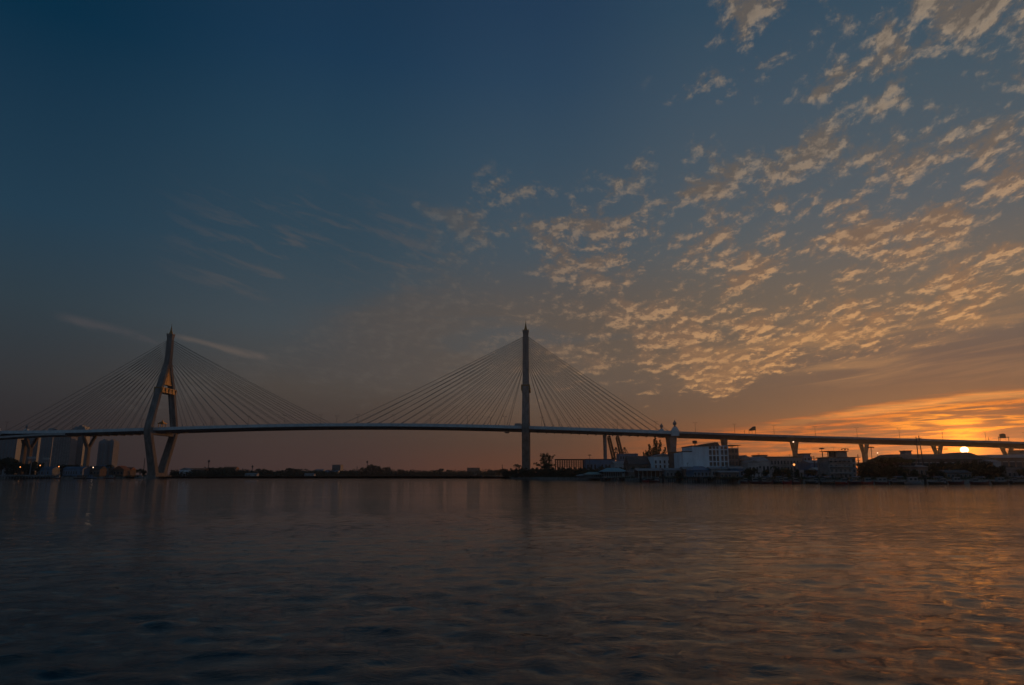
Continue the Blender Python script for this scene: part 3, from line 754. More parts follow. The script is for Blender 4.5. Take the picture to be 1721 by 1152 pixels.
# ================================================================= right bank
# dense riverside thicket at the foot of the middle pylon
ORD = 'first second third fourth fifth sixth seventh eighth ninth tenth eleventh twelfth thirteenth fourteenth fifteenth sixteenth seventeenth eighteenth nineteenth twentieth'.split()
def ordw(i):
    return ORD[i] if i < 20 else ('twenty-' + ORD[i-20] if i < 29 else ('thirtieth' if i == 29 else 'thirty-' + ORD[i-30] if i < 39 else 'fortieth' if i == 39 else 'forty-' + ORD[i-40]))
GTH = 'riverside thicket below the middle pylon'
for i, (px, py, Y) in enumerate([(851,789,690),(859,787,670),(868,786,640),(877,785,620),(884,786,605),(893,785,600),(903,785,590),(912,784,585),(921,783,580),(930,784,570),(939,785,560),(948,783,560),(957,784,545),(966,785,540),(975,784,535),(984,785,525),(992,785,515),(1001,786,505),(870,794,600),(888,793,585),(905,793,575),(922,793,565),(940,792,545),(956,793,530),(970,792,515),(985,790,500),(862,790,650),(876,789,612),(896,789,590),(908,788,575),(916,788,570),(926,788,562),(935,789,556),(945,789,545),(953,788,538),(962,788,532),(971,788,526),(980,789,518),(990,789,505),(848,791,700),(998,789,500),(1006,791,480),(978,793,490),(952,796,522),(930,797,548),(905,797,572),(884,797,596),(1012,782,560),(1024,783,555)]):
    tree('shrub', px, py, Y, 'dark leafy shrub in the riverside thicket right of the middle pylon base', GTH, 1.25 if py < 790 else 1.7, i % 3)
tree('open', 918, 758, 596, 'large open-crowned tree with sky gaps right of the middle pylon', None, 1.0, 0, 0.4)
tree('palm', 868, 777, 640, 'small palm silhouette just left of the middle pylon base', 'palms left of the middle pylon', .8)
tree('palm', 873, 779, 650, 'shorter palm touching the middle pylon base', 'palms left of the middle pylon', .8)
# steel lattice frame
def lattice(px0, px1, pyt, pyb, Y, label, nx, nz):
    xa, xb, zt, zb = X_(px0, Y), X_(px1, Y), at(960, pyt, Y).z, at(960, pyb, Y).z
    o = empty('steel_frame', ((xa+xb)/2, Y, GZ), 0, label, 'steel frame'); w = (xb-xa)/2
    mb = MB()
    for i in range(nx+1):
        x = -w+2*w*i/nx
        for y in (0, 8): mb.box(x-.22, x+.22, y-.2, y+.2, -.4, zt-GZ)
    mb.build('column', RUST, o)
    mb = MB()
    for j in range(nz+1):
        z = (zb-GZ)+(zt-zb)*j/nz
        for y in (0.25, 7.75): mb.box(-w, w, y-.12, y+.12, z-.22, z+.22)
    mb.build('beam', RUST, o)
    mb = MB(); mb.box(-w-.5, w+.5, -.8, 8.8, zt-GZ+.23, zt-GZ+.9); mb.build('roof', RUST, o)
lattice(934, 985, 773.5, 783.5, 640, 'rust-coloured open steel frame between the spreading tree and the blue warehouse', 13, 3)
house('warehouse', 'long dark blue warehouse behind the thicket under the bridge', 985, 1034, 772.5, 620, 30, BLUEW, ROOFD, 'flat', cols=8, rows=1, wz0=.35, wz1=.8)
house('warehouse', 'low grey warehouse with a pale roof band below the dockside cranes', 1033, 1074, 775, 560, 22, PALE, ROOFG, 'gable', eave=780, cols=6, rows=1)
house('factory_block', 'flat-topped pale block at the foot of the dockside cranes', 1042, 1073, 763.5, 640, 20, BLUEW, ROOFG, 'flat', cols=7, rows=1, wz0=.72, wz1=.95, cat='factory')
def mast(px, pyt, Y, label, heads=6, spread=1.6, group='floodlight masts', lit=None):
    H = at(px, pyt, Y).z - GZ
    o = empty('floodlight_mast', (X_(px, Y), Y, GZ), 0, label, 'floodlight mast', group)
    MB().tube([(0,0,-.3),(0,0,H*.5),(0,0,H)], [.3,.22,.16], 8).build('pole', DARK, o)
    mb = MB(); mb.lathe((0,0,H-.25), [(0,spread*.9),(.15,spread),(.3,spread*.9)], 10); mb.build('crown_ring', DARK, o)
    for i in range(heads):
        a = 6.283*i/heads; x, y = math.cos(a)*spread, math.sin(a)*spread
        mb = MB(); mb.box(x-.35, x+.35, y-.3, y+.3, H-.8, H-.2); mb.build('lamp_head', DARK, o)
    return o
mast(991.5, 764.5, 620, 'short floodlight mast on the blue warehouse skyline', 4, 1.1)
# ship-to-shore cranes with booms raised
def crane(px, Y, label):
    o = empty('dockside_crane', (X_(px, Y), Y, GZ), rad(0), label, 'dock crane', 'dockside cranes with raised booms')
    k = Y/F; z = lambda py: at(px, py, Y).z - GZ; bx = -2*k
    mb = MB(); a = [(-13.5*k*.62, z(734)), (-1.5*k, z(768))]
    for y in (-3.5, 3.5):
        pts = []
        for x0, x1 in ((-1.9*k, -.6*k),(1.7*k, 3.6*k)):
            mb.tube([(-5.5*k+x0, y, z(736.5)), (.3*k+x1, y, z(772))], .75, 4)
        for i in range(6):
            f0, f1 = i/6, (i+1)/6
            p = lambda f, q: ((-5.5+(-1.9,1.7)[q])*k + f*((.3+(-.6,3.6)[q])-(-5.5+(-1.9,1.7)[q]))*k, y, z(736.5)+(z(772)-z(736.5))*f)
            mb.tube([p(f0, 0), p(f1, 1)], .16, 4); mb.tube([p(f0, 1), p(f0, 0)], .16, 4)
        mb.tube([(-7.4*k, y, z(736.5)), (-6.8*k, y, z(733.8)), (-5.4*k, y, z(732.8)), (-4.1*k, y, z(734)), (-3.8*k, y, z(736.5))], .6, 4)
    mb.box(-6*k, -5*k, -3.5, 3.5, z(737), z(736)); mb.build('boom', RUST, o)
    mb = MB()
    for y in (-8, 8):
        mb.tube([(1.5*k, y*.4, z(772)), (6.0*k, y*.2, z(752.5)), (9.5*k, y*.4, z(772))], .55, 5); mb.tube([(4.2*k, y*.25, z(761)), (8*k, y*.25, z(761))], .4, 4)
    mb.build('a_frame', RUST, o)
    mb = MB(); mb.tube([(6*k, 0, z(752.5)), (2.6*k, 0, z(757))], .5, 4); mb.box(4.4*k, 6.6*k, -2, 2, z(755.5), z(752)); mb.build('machine_house', RUST, o)
    mb = MB()
    for y in (-2, 2): mb.tube([(6*k, y, z(752.5)), (15*k, y, z(768.5))], .22, 4); mb.tube([(6*k, y, z(753)), (-1.2*k, y, z(760))], .2, 4)
    mb.build('stay', DARK, o)
    mb = MB()
    for x in (1*k, 10*k):
        for y in (-9, 9): mb.tube([(x, y, -.3), (x, y, z(772))], .7, 4)
    for y in (-9, 9): mb.tube([(-1*k, y, z(772)), (17*k, y, z(772))], .7, 4); mb.tube([(1*k, y, z(785)), (10*k, y, z(785))], .5, 4)
    mb.build('portal_leg', RUST, o)
crane(1030.5, 900, 'left dockside crane with its boom raised steeply behind the bridge pier')
crane(1045.0, 910, 'right dockside crane with its raised boom, behind the flat pale block')

# riverside pavilions with teal and green roofs
def pavilion(label, px0, px1, pyt, pye, Y, depth, roofm, nposts, name='pavilion', rt='hip', skirt=True):
    xa, xb = X_(px0, Y), X_(px1, Y); w = (xb-xa)/2; d = depth/2; zt, ze = at((px0+px1)/2, pyt, Y).z-GZ, at((px0+px1)/2, pye, Y).z-GZ
    o = empty(name, ((xa+xb)/2, Y+d, GZ), 0, label, 'pavilion')
    if rt == 'hip': MB().hip(-w, w, -d, d, ze, zt, .26, .7).build('roof', roofm, o)
    else: MB().gable(-w, w, -d, d, ze, zt, 'x', .7).build('roof', roofm, o)
    mb = MB(); mb.box(-w-.72, w+.72, -d-.78, -d-.70, ze-.32, ze-.02); mb.build('fascia', PALE, o)
    for i in range(nposts):
        x = -w+.4+(2*w-.8)*i/(nposts-1); mb = MB(); mb.box(x-.15, x+.15, -d, -d+.3, -.3, ze-.01); mb.build('post', TRIM, o)
    mb = MB(); mb.box(-w, w, d-.4, d, -.3, ze-.02); mb.build('back_wall', BROWN, o)
    mb = MB(); mb.box(-w, w, -d, d, -.3, .25); mb.build('floor', CONC2, o)
    if skirt:
        mb = MB(); mb.box(-w+.1, w-.1, -d-.12, -d-.02, .9, 1.0); mb.box(-w+.1, w-.1, -d-.12, -d-.02, .3, .4)
        for i in range(int(w*2)): x = -w+.2+i; mb.box(x, x+.08, -d-.11, -d-.03, .4, .9)
        mb.build('railing', TRIM, o)
    return o
pavilion('teal hip-roofed waterside pavilion, tallest of the low roofs right of the thicket', 1014, 1054, 786.5, 792.8, 438, 20, TEAL, 11)
pavilion('low green-roofed pavilion left of the teal roof', 984, 1012, 793.5, 797.5, 452, 12, TGREEN, 9)
pavilion('lowest grey-roofed waterside shelter at the left end of the pavilions', 970, 998, 797.3, 799.5, 462, 7, ROOFG, 12)
pavilion('narrow dim shelter right of the teal pavilion with vertical slats', 1056, 1077, 789.0, 793.0, 425, 12, ROOFD, 10)
o = pavilion('long white-eaved ferry pavilion with open sides and a red quay front', 1072, 1117, 787.2, 790.8, 392, 12, ROOFG, 7, 'ferry_pavilion', 'gable')
# white kiosk-like boat by the pavilions
def boat(px0, px1, Y, label, hull=RED, cab=(.2,.6,1.3), canopy=True, name='river_boat', group=None, hh=.9, cabm=BOATW, rz=0.0, cat='boat'):
    xa, xb = X_(px0, Y), X_(px1, Y); L = (xb-xa); o = empty(name, ((xa+xb)/2, Y, 0), rz, label, cat, group); B = min(2.4, L*.14); h = L/2
    mb = MB(); rings = []
    for f, b, z0, z1 in ((-1,.55,.1,hh*1.15),(-.9,.85,-.2,hh*1.0),(-.4,1,-.35,hh*.9),(.3,1,-.35,hh*.92),(.75,.7,-.25,hh*1.15),(.93,.32,-.05,hh*1.4),(1,.05,.3,hh*1.6)):
        rings.append([(f*h,-b*B,z1),(f*h,-b*B*.75,(z0+z1)*.35),(f*h,0,z0),(f*h,b*B*.75,(z0+z1)*.35),(f*h,b*B,z1)])
    mb.loft(rings); mb.build('hull', hull, o)
    mb = MB(); rg = [[(f*h,-b*B-.03,z),(f*h,-b*B-.03,z+.12),(f*h,-b*B+.1,z+.12),(f*h,-b*B+.1,z)] for f,b,z in ((-.9,.85,hh),(-.4,1,hh*.9),(.3,1,hh*.92),(.75,.7,hh*1.15))]
    mb.loft(rg); mb.loft([[(x,-y,z) for x,y,z in r] for r in rg]); mb.build('rubbing_strip', BOATW if hull is not BOATW else BLUEW, o)
    if cab:
        f0, f1, ch = cab; c = MB(); c.box((-1+f0*2)*h, (-1+f1*2)*h, -B*.78, B*.78, hh*.5, hh+ch); cb = c.build('cabin', cabm, o)
        mb = MB(); n = max(2, int((f1-f0)*L/1.6))
        for i in range(n):
            x = (-1+f0*2)*h + (i+.5)*(f1-f0)*2*h/n; mb.box(x-.5, x+.5, -B*.78-.03, -B*.78-.005, hh+ch*.35, hh+ch*.8)
        mb.build('window_strip', GLASS, cb)
        MB().box((-1+f0*2)*h-.3, (-1+f1*2)*h+.3, -B*.9, B*.9, hh+ch+.004, hh+ch+.15).build('cabin_roof', BOATW if cabm is not BOATW else ROOFG, o)
    if canopy:
        mb = MB(); x0, x1 = -.55*h, .5*h; z = hh+2.1; mb.loft([[(x,-B*.95,z-.25),(x,-B*.4,z),(x,B*.4,z),(x,B*.95,z-.25),(x,B*.4,z-.08),(x,-B*.4,z-.08)] for x in (x0, x1)]); mb.build('canopy', BLUEW, o)
        mb = MB()
        for i in range(5):
            x = x0+.2+(x1-x0-.4)*i/4
            for y in (-B*.85, B*.85): mb.tube([(x,y,hh*.6),(x,y,z-.3)], .05, 4)
        mb.build('canopy_post', STEEL, o)
    return o
boat(1009, 1022, 446, 'small white cabin boat moored below the teal pavilion', BOATW, (.25,.8,1.4), False)
GB = 'working boats moored along the right bank'
boat(1079, 1090, 376, 'bright red hulled boat left end of the ferry pavilion quay', RED, (.1,.4,1.2), False, group=GB)
boat(1090, 1108, 374, 'long dark red boat moored along the ferry pavilion quay', MAROON, (.55,.9,1.3), False, group=GB)
# mooring piles in front of the pavilions
def pile(px, pyt, Y, label, r=.45, group=None):
    o = empty('mooring_pile', (X_(px, Y), Y, -1), 0, label, 'mooring pile', group); H = at(px, pyt, Y).z+1
    MB().lathe((0,0,0), [(0,r),(H*.6,r*.92),(H-.15,r*.85),(H,r*.7)], 8).build('post', WOOD, o)
    MB().lathe((0,0,H-.5), [(0,r*1.15),(.25,r*1.2),(.3,r*1.1)], 8).build('cap_band', DARK, o)
pile(1076.3, 798.0, 368, 'thick dark mooring pile at the left end of the ferry pavilion', .7, 'mooring piles off the right bank')
pile(1113.8, 797.5, 362, 'thick dark mooring pile at the right end of the ferry pavilion', .6, 'mooring piles off the right bank')
pile(1346, 805, 300, 'dark mooring pile below the small white hut', .5, 'mooring piles off the right bank')
pile(1553, 802, 288, 'dark mooring pile left of the parked boats under the sun', .55, 'mooring piles off the right bank')

# houses behind
house('gabled_house', 'pale gable-fronted house with scattered small windows beneath the feathery tree', 1099, 1136, 762.5, 470, 24, WHITE, ROOFG, 'gable', eave=767.5, cols=5, rows=3, wz0=.2, wz1=.85, axis='y', wfrac=.3)
house('dark_house', 'narrow dark block between the pale gabled house and the white five-storey building', 1136.5, 1149, 760.5, 450, 20, BROWN, ROOFD, 'flat', cols=2, rows=3)
house('barn', 'dark sloping-roofed barn left of the pale gabled house', 1058, 1099, 766, 480, 24, BROWN, ROOFD, 'gable', eave=781, cols=4, rows=1)
tree('feather', 1101.5, 735.5, 500, 'tall feathery tree behind the pale gabled house', None, 1.1, 0, .15)
tree('feather', 1087, 757, 505, 'short feathery sapling left of the tall feathery tree', None, .9, 1, 2.0)
# the five-storey building --------------------------------------------
Y5 = 395
def five():
    z = lambda py: at(1200, py, Y5).z - GZ
    x = lambda px: X_(px, Y5)
    x0 = x(1149); o = empty('apartment_block', (x0, Y5, GZ), 0, 'white five-storey block with a blank side wall and a windowed front', 'apartment building')
    X = lambda px: x(px) - x0
    mb = MB(); mb.box(X(1149), X(1165), 0, 22, -.3, z(760)); mb.box(X(1165), X(1173.5), 0, 24, -.3, z(750.5)); mb.box(X(1173.5), X(1192), 0, 24, -.3, z(748.7)); mb.build('blank_wall', WHITE, o)
    mb = MB(); mb.box(X(1148.5), X(1165)-.02, -.25, 22.2, z(760)+.004, z(760)+.5); mb.box(X(1164.6), X(1173.5)-.02, -.25, 24.2, z(750.5)+.004, z(750.5)+.5); mb.build('parapet_cap', ROOFD, o)
    mb = MB(); mb.box(X(1192)+.01, X(1225), .6, 24, -.3, z(750.2)); mb.build('wall', GREY, o)
    mb = MB(); mb.box(X(1225)+.01, X(1244.5), 1.4, 20, -.3, z(753.5)); mb.build('wing_wall', BROWN, o)
    # low pitched roof
    mb = MB(); ya, yb = -.6, 25
    P = [(1171, 749.3), (1203, 743.6), (1209, 743.8), (1212, 748.2)]
    mb.loft([[(X(a), ya, z(b)-.45) for a, b in P] , [(X(a), yb, z(b)-.45) for a, b in P]]); mb.loft([[(X(a), ya-.02, z(b)) for a, b in P[:3]]+[(X(1209), ya-.02, z(b)-.5) for a, b in P[2:3]]+[(X(1171), ya-.02, z(749.3)-.45)], [(X(a), yb+.02, z(b)) for a, b in P[:3]]+[(X(1209), yb+.02, z(b)-.5) for a, b in P[2:3]]+[(X(1171), yb+.02, z(749.3)-.45)]]); mb.build('pitched_roof', ROOFD, o)
    mb = MB(); mb.box(X(1222), X(1248), -.5, 16, z(749.0), z(748.2)); mb.build('canopy_roof', ROOFD, o)
    mb = MB()
    for px in (1226, 1235, 1244.3):
        for y in (1.6, 14): mb.box(X(px)-.12, X(px)+.12, y, y+.25, z(753.5), z(749.0)-.01)
    mb.build('canopy_post', DARK, o)
    mb = MB(); mb.lathe((X(1176.3), 8, z(748.7)), [(0,.9),(.3,.25),(1.2,.25),(1.3,1.3),(2.9,1.35),(3.1,.5)], 10); mb.build('water_tank', DARK, o)
    # projecting floor slabs and columns: a balcony grid
    zf = [z(785), z(776.2), z(765.8), z(756.0)]
    slab = MB()
    for zz in zf: slab.box(X(1192)+.05, X(1225.5), -.2, .62, zz-.25, zz+.25)
    slab.box(X(1192)+.05, X(1225.5), -.2, .62, z(750.2)-.1, z(750.2)+.35); slab.build('floor_slab', WHITE, o)
    col = MB()
    for px in (1192.4, 1198.9, 1205.2, 1210.5, 1212.5, 1218.5, 1225.2): col.box(X(px)-.22, X(px)+.22, -.15, .6, -.3, z(750.2)-.1)
    col.build('column', WHITE, o)
    for i, (a, b) in enumerate(((1193.2,1198.2),(1199.6,1204.6),(1206,1210),(1213.2,1217.8),(1219.3,1224.4))):
        for k, zz in enumerate(zf[:-1] + [zf[-1]]):
            h = (z(765.8)-z(776.2)); zb = zz+.3+h*.22; zt = min(zz+h*.86, z(751.2))
            if zt < zb + .5: continue
            if (i + k) % 4 == 3:
                mb = MB(); mb.box(X(a), X(b), .5, .58, zb-h*.2, zt); mb.build('shutter', BROWN, o); continue
            f = MB(); c1, c2 = X(a)+.2, X(b)-.2
            f.box(c1-.1, c1, .52, .6, zb, zt); f.box(c2, c2+.1, .52, .6, zb, zt); f.box(c1-.1, c2+.1, .52, .6, zt, zt+.1); f.box(c1-.1, c2+.1, .46, .6, zb-.1, zb); f.box((c1+c2)/2-.05, (c1+c2)/2+.05, .53, .6, zb, zt)
            fo = f.build('window', TRIM, o); MB().box(c1, c2, .56, .597, zb, zt).build('pane', GLASS, fo)
    for px in (1229, 1234.5, 1240.5):
        for zz in (z(758), z(768.5), z(779)):
            f = MB(); c1, c2 = X(px)-.75, X(px)+.75; f.box(c1-.1, c2+.1, 1.3, 1.39, zz-1.3, zz-1.15); f.box(c1-.1, c2+.1, 1.3, 1.39, zz+1.15, zz+1.3)
            fo = f.build('window', TRIM, o); MB().box(c1, c2, 1.34, 1.395, zz-1.15, zz+1.15).build('pane', GLASS, fo)
five()
def lowroof(name, label, px0, px1, pyt, pye, Y, depth, wall, roof, rt='gable', cols=3, **kw):
    return house(name, label, px0, px1, pyt, Y, depth, wall, roof, rt, eave=pye, cols=cols, rows=1, wz0=.2, wz1=.85, **kw)
lowroof('boathouse', 'dark blue hip-roofed boathouse below the blank white wall', 1165, 1196, 783.5, 790.5, 365, 16, BLUEW, BLUEW, 'hip', 5)
lowroof('shed', 'grey shed with a shallow roof right of the ferry pavilion', 1119, 1150, 787, 791, 385, 14, GREY, ROOFG, 'gable', 5)
lowroof('shed', 'small brown shed with a pale roof edge left of the dark blue boathouse', 1150, 1166, 784.5, 789, 380, 12, BROWN, ROOFG, 'gable', 2)
lowroof('shop_house', 'low grey shop house directly under the windowed front of the white block', 1196, 1224, 784.8, 788.5, 362, 12, GREY, ROOFG, 'gable', 4)
lowroof('boat_shed', 'long low shed with a pale eave line right of the windowed front', 1210, 1242, 791.5, 794.3, 345, 10, BROWN, ROOFG, 'gable', 5)
lowroof('terrace_house', 'bluish low house below the right wing of the white block', 1228, 1250, 784, 787.8, 360, 12, BLUEW, ROOFG, 'gable', 3)
lowroof('gabled_house', 'grey gabled house immediately right of the white block', 1246, 1264, 765, 774, 400, 16, GREY, ROOFG, 'gable', 3, axis='y')
lowroof('gabled_house', 'lower grey gabled house between two roofs right of the white block', 1258, 1276, 773.5, 778, 385, 14, PALE, ROOFG, 'gable', 3, axis='y')
lowroof('gabled_house', 'pale gabled house with a raised roof vent left of the long warehouse', 1268, 1294, 768, 776, 400, 18, PALE, ROOFG, 'gable', 4)
house('roof_room', 'small flat-roofed block on the skyline left of the long warehouse', 1275, 1291, 766, 420, 10, PALE, ROOFD, 'flat', cols=3, rows=3)
house('warehouse', 'long low grey warehouse with a level dark roofline across the first large V-pier', 1290, 1366, 769, 410, 26, GREY, ROOFD, 'flat', cols=14, rows=2, wz0=.3, wz1=.9)
house('stair_tower', 'small square tower rising from the right end of the long warehouse', 1352, 1364, 763.5, 408, 8, BLUEW, ROOFD, 'flat', cols=2, rows=3, cat='tower')
lowroof('warehouse', 'blue-grey shed with a row of small white panels left of the four-storey house', 1362, 1394, 773.5, 778.5, 380, 16, BLUEW, ROOFG, 'gable', 8)
lowroof('shed', 'pale blue shed with a white eave left of the four-storey house', 1374, 1395, 786, 790, 345, 12, BLUEW, TRIM, 'gable', 3)
# timber quay with railing in front of the boathouse
def jetty(px0, px1, Y, z, label, depth=5.0, rail=True, step=2.2):
    xa, xb = X_(px0, Y), X_(px1, Y); w = (xb-xa)/2; o = empty('jetty', ((xa+xb)/2, Y, 0), 0, label, 'jetty', 'timber jetties along the right bank')
    MB().box(-w, w, 0, depth, z-.25, z).build('platform', WOOD, o)
    n = int(2*w/step); mb = MB()
    for i in range(n+1):
        x = -w+.2+(2*w-.4)*i/n; mb.box(x-.14, x+.14, .1, .4, -1.5, z-.255); mb.box(x-.14, x+.14, depth-.5, depth-.2, -1.5, z-.255)
    mb.build('piles', WOOD, o)
    if rail:
        mb = MB(); mb.box(-w, w, .05, .13, z+.95, z+1.05); mb.box(-w, w, .05, .13, z+.5, z+.56)
        for i in range(n*2+1): x = -w+.1+(2*w-.2)*i/(2*n); mb.box(x-.06, x+.06, .04, .14, z+.004, z+.95)
        mb.build('railing', TRIM, o)
    return o
jetty(1150, 1176, 352, 2.6, 'timber jetty with a white railing in front of the small brown shed')
jetty(1177, 1203, 344, 2.6, 'timber jetty with a white railing in front of the dark blue boathouse')
jetty(1012, 1074, 422, 1.9, 'long dark quay along the teal pavilion')
jetty(1118, 1148, 368, 1.9, 'dark quay in front of the grey shed', rail=False)
jetty(1205, 1256, 332, 1.9, 'dark timber quay below the long low shed', rail=False)
jetty(1262, 1345, 309, 1.6, 'dark timber quay behind the maroon boats', rail=False)
# little signs and huts by the water
def board(px, py0, py1, wpx, Y, label, m, post=TRIM):
    w = wpx*Y/F/2; z0, z1 = at(px, py1, Y).z-GZ, at(px, py0, Y).z-GZ
    o = empty('board_sign', (X_(px, Y), Y, GZ), 0, label, 'sign board'); mb = MB(); mb.box(-w, w, -.12, .12, z0, z1); mb.build('panel', m, o)
    mb = MB(); mb.box(-w*.7-.12, -w*.7+.12, .14, .34, -.3, z1-.1); mb.box(w*.7-.12, w*.7+.12, .14, .34, -.3, z1-.1); mb.build('post', post, o)
board(1277.5, 787, 794.5, 7, 322, 'pale white board above the maroon boats left of the lit pier lamp', BOATW, WOOD)
board(1298, 782, 789.5, 4, 345, 'narrow lilac-white upright board on the thicket left of the lit pier lamp', PALE)
board(1347, 790, 794.5, 7, 318, 'white board on a tall pale post right of the lit pier lamp', BOATW, PALE)
# four-storey house
def hs4(o, w, d, He, Ht):
    fl = He/3.35
    for k in range(1, 4):
        mb = MB(); mb.box(-w-.5, w*.55, -d-1.5, -d-.01, k*fl-.16, k*fl+.16); sl_ = mb.build('balcony', PALE, o)
        mb = MB(); mb.box(-w-.45, w*.5, -d-1.48, -d-1.40, k*fl+.9, k*fl+1.0)
        for i in range(16): x = -w-.4+i*(1.5*w+.9)/15; mb.box(x-.04, x+.04, -d-1.47, -d-1.41, k*fl+.17, k*fl+.9)
        mb.build('railing', TRIM, sl_)
    mb = MB(); mb.box(-w*.95, w*.55, -d, d*.6, He+3.0, He+3.3); mb.build('roof_canopy', ROOFD, o)
    mb = MB(); mb.box(-w*.32, w*.5, -d*.8, d*.5, He+.46, He+2.99); mb.build('roof_room', GREY, o)
    mb = MB()
    for x in (-w*.85, -w*.45): mb.box(x-.15, x+.15, -d+.3, -d+.6, He+.46, He+2.99); mb.box(x-.15, x+.15, d*.3, d*.3+.3, He+.46, He+2.99)
    mb.build('canopy_post', DARK, o)
    mb = MB(); mb.tube([(-w*.1,0,He+3.3),(-w*.1,0,He+5.2)], .05, 4); mb.tube([(w*.3,0,He+3.3),(w*.3,0,He+4.6)], .05, 4); mb.tube([(-w*.3,0,He+4.9),(w*.1,0,He+4.9)], .03, 4); mb.build('aerial', DARK, o)
house('balcony_house', 'four-storey grey house with balconies and a flat rooftop canopy below the sloping viaduct', 1394, 1439.5, 770, 322, 12, GREY, ROOFD, 'flat', cols=6, rows=4, wz0=.04, wz1=.99, wfrac=.55, extra=hs4)
mast(1384, 753.2, 470, 'floodlight mast left of the four-storey house', 6, 1.3)
mast(1423, 754.2, 450, 'wide-headed floodlight mast rising behind the four-storey house', 6, 2.1)
mast(1467.5, 751.2, 420, 'floodlight mast right of the second large V-pier', 6, 1.4)
# power poles
def pole(px, pyt, Y, label, lean=0.0, name='utility_pole'):
    H = at(px, pyt, Y).z - GZ; o = empty(name, (X_(px, Y), Y, GZ), 0, label, 'utility pole', 'utility poles')
    MB().tube([(0,0,-.3),(lean*.5,0,H*.5),(lean,0,H)], [.3,.24,.17], 6).build('pole', DARK, o)
    mb = MB(); mb.box(lean*.95-1.1, lean*.95+1.1, -.1, .1, H-1.6, H-1.4); mb.box(lean*.9-.8, lean*.9+.8, -.1, .1, H-3.0, H-2.8); mb.build('crossarm', DARK, o)
    mb = MB(); 
    for x in (-1, -.5, .5, 1): mb.lathe((lean*.95+x, 0, H-1.4), [(0,.07),(.25,.12),(.3,.05)], 6)
    mb.build('insulator', PALE, o)
pole(1545.5, 734.5, 330, 'tall utility pole crossing the viaduct left of the sun')
pole(1554.5, 732.5, 335, 'leaning utility pole beside the V-pier left of the sun', -1.2)
pole(1369.5, 766.5, 360, 'thin utility pole at the right end of the long warehouse')
pole(1444, 764, 330, 'thin utility pole right of the four-storey house')
# two-armed lamp behind the long roof
o = empty('double_lamp', (X_(1586.5, 400), 400, GZ), 0, 'double-headed lamp standing behind the long roof left of the sun', 'street lamp')
H = Z_(754.5, 400, 1586)-GZ
MB().tube([(0,0,-.3),(0,0,H)], [.2,.12], 6).build('pole', DARK, o)
mb = MB(); mb.tube([(-1.6,0,H+.1),(0,0,H-.5),(2.4,0,H-.3)], .09, 5); mb.build('arm', DARK, o)
for x, z in ((-1.8, H+.1), (2.6, H-.3)): mb = MB(); mb.box(x-.8, x+.8, -.4, .4, z-.1, z+.3); mb.build('lamp_head', DARK, o)
# warehouses under the sun
def bigshed(name, label, px0, px1, eave, ridge_pts, Y, depth, wall, roof, cols):
    xa = X_(px0, Y); o = empty(name, (xa, Y, GZ), 0, label, 'warehouse'); XX = lambda p: X_(p, Y)-xa; zz = lambda py, p: at(p, py, Y).z-GZ
    w = XX(px1); he = zz(eave, (px0+px1)/2)
    MB().box(0, w, 0, depth, -.3, he).build('wall', wall, o)
    fr = [(XX(p), zz(py, p)) for p, py in ridge_pts]
    k = depth*.35
    rg = [[(x, 0-.5, he+.004), (x, k, z), (x, depth-k, z), (x, depth+.5, he+.004)] for x, z in fr]
    MB().loft(rg).build('roof', roof, o)
    for i in range(cols):
        x = w*(i+.5)/cols; f = MB(); f.box(x-1.3, x+1.3, -.08, -.003, he*.45, he*.5); f.box(x-1.3, x+1.3, -.08, -.003, he*.8, he*.84); fo = f.build('window', TRIM, o)
        MB().box(x-1.25, x+1.25, -.05, -.004, he*.5, he*.8).build('pane', GLASS, fo)
    return o
bigshed('long_warehouse', 'long dark warehouse whose roof ridge the setting sun touches', 1519, 1673, 772, [(1519, 766), (1524, 762.8), (1590, 762.2), (1622, 761.6), (1640, 760.0), (1656, 758.6), (1664, 760.4), (1673, 763.8)], 345, 36, BROWN, ROOFD, 14)
house('roof_room', 'small flat block on the left end of the long dark warehouse', 1524.5, 1535, 758.8, 372, 5, BLUEW, ROOFD, 'flat', cols=3, rows=4)
bigshed('flat_warehouse', 'lower warehouse at the right edge with a level bluish roof', 1674, 1790, 770, [(1674, 765), (1690, 763.6), (1760, 763.0), (1790, 763.4)], 352, 30, BROWN, ROOFG, 10)
house('roof_room', 'small raised block on the roof at the right edge of view', 1717, 1735, 758.2, 384, 8, GREY, ROOFD, 'flat', cols=3, rows=4)
lowroof('shed', 'low brown shed in front of the long dark warehouse, under the sun', 1590, 1632, 790, 795, 316, 10, BROWN, ROOFD, 'gable', 6)
lowroof('shed', 'dim open-fronted shed with a pale strip left of the sun', 1522, 1560, 781.5, 785, 325, 12, BROWN, ROOFG, 'gable', 5)
lowroof('waterside_house', 'dim grey waterside house near the right edge of view', 1692, 1732, 786, 791, 325, 12, GREY, ROOFD, 'gable', 5)
lowroof('shed', 'pale-fronted shed right of the sun below the roof slope', 1668, 1684, 772.5, 777, 330, 10, PALE, ROOFG, 'gable', 3)
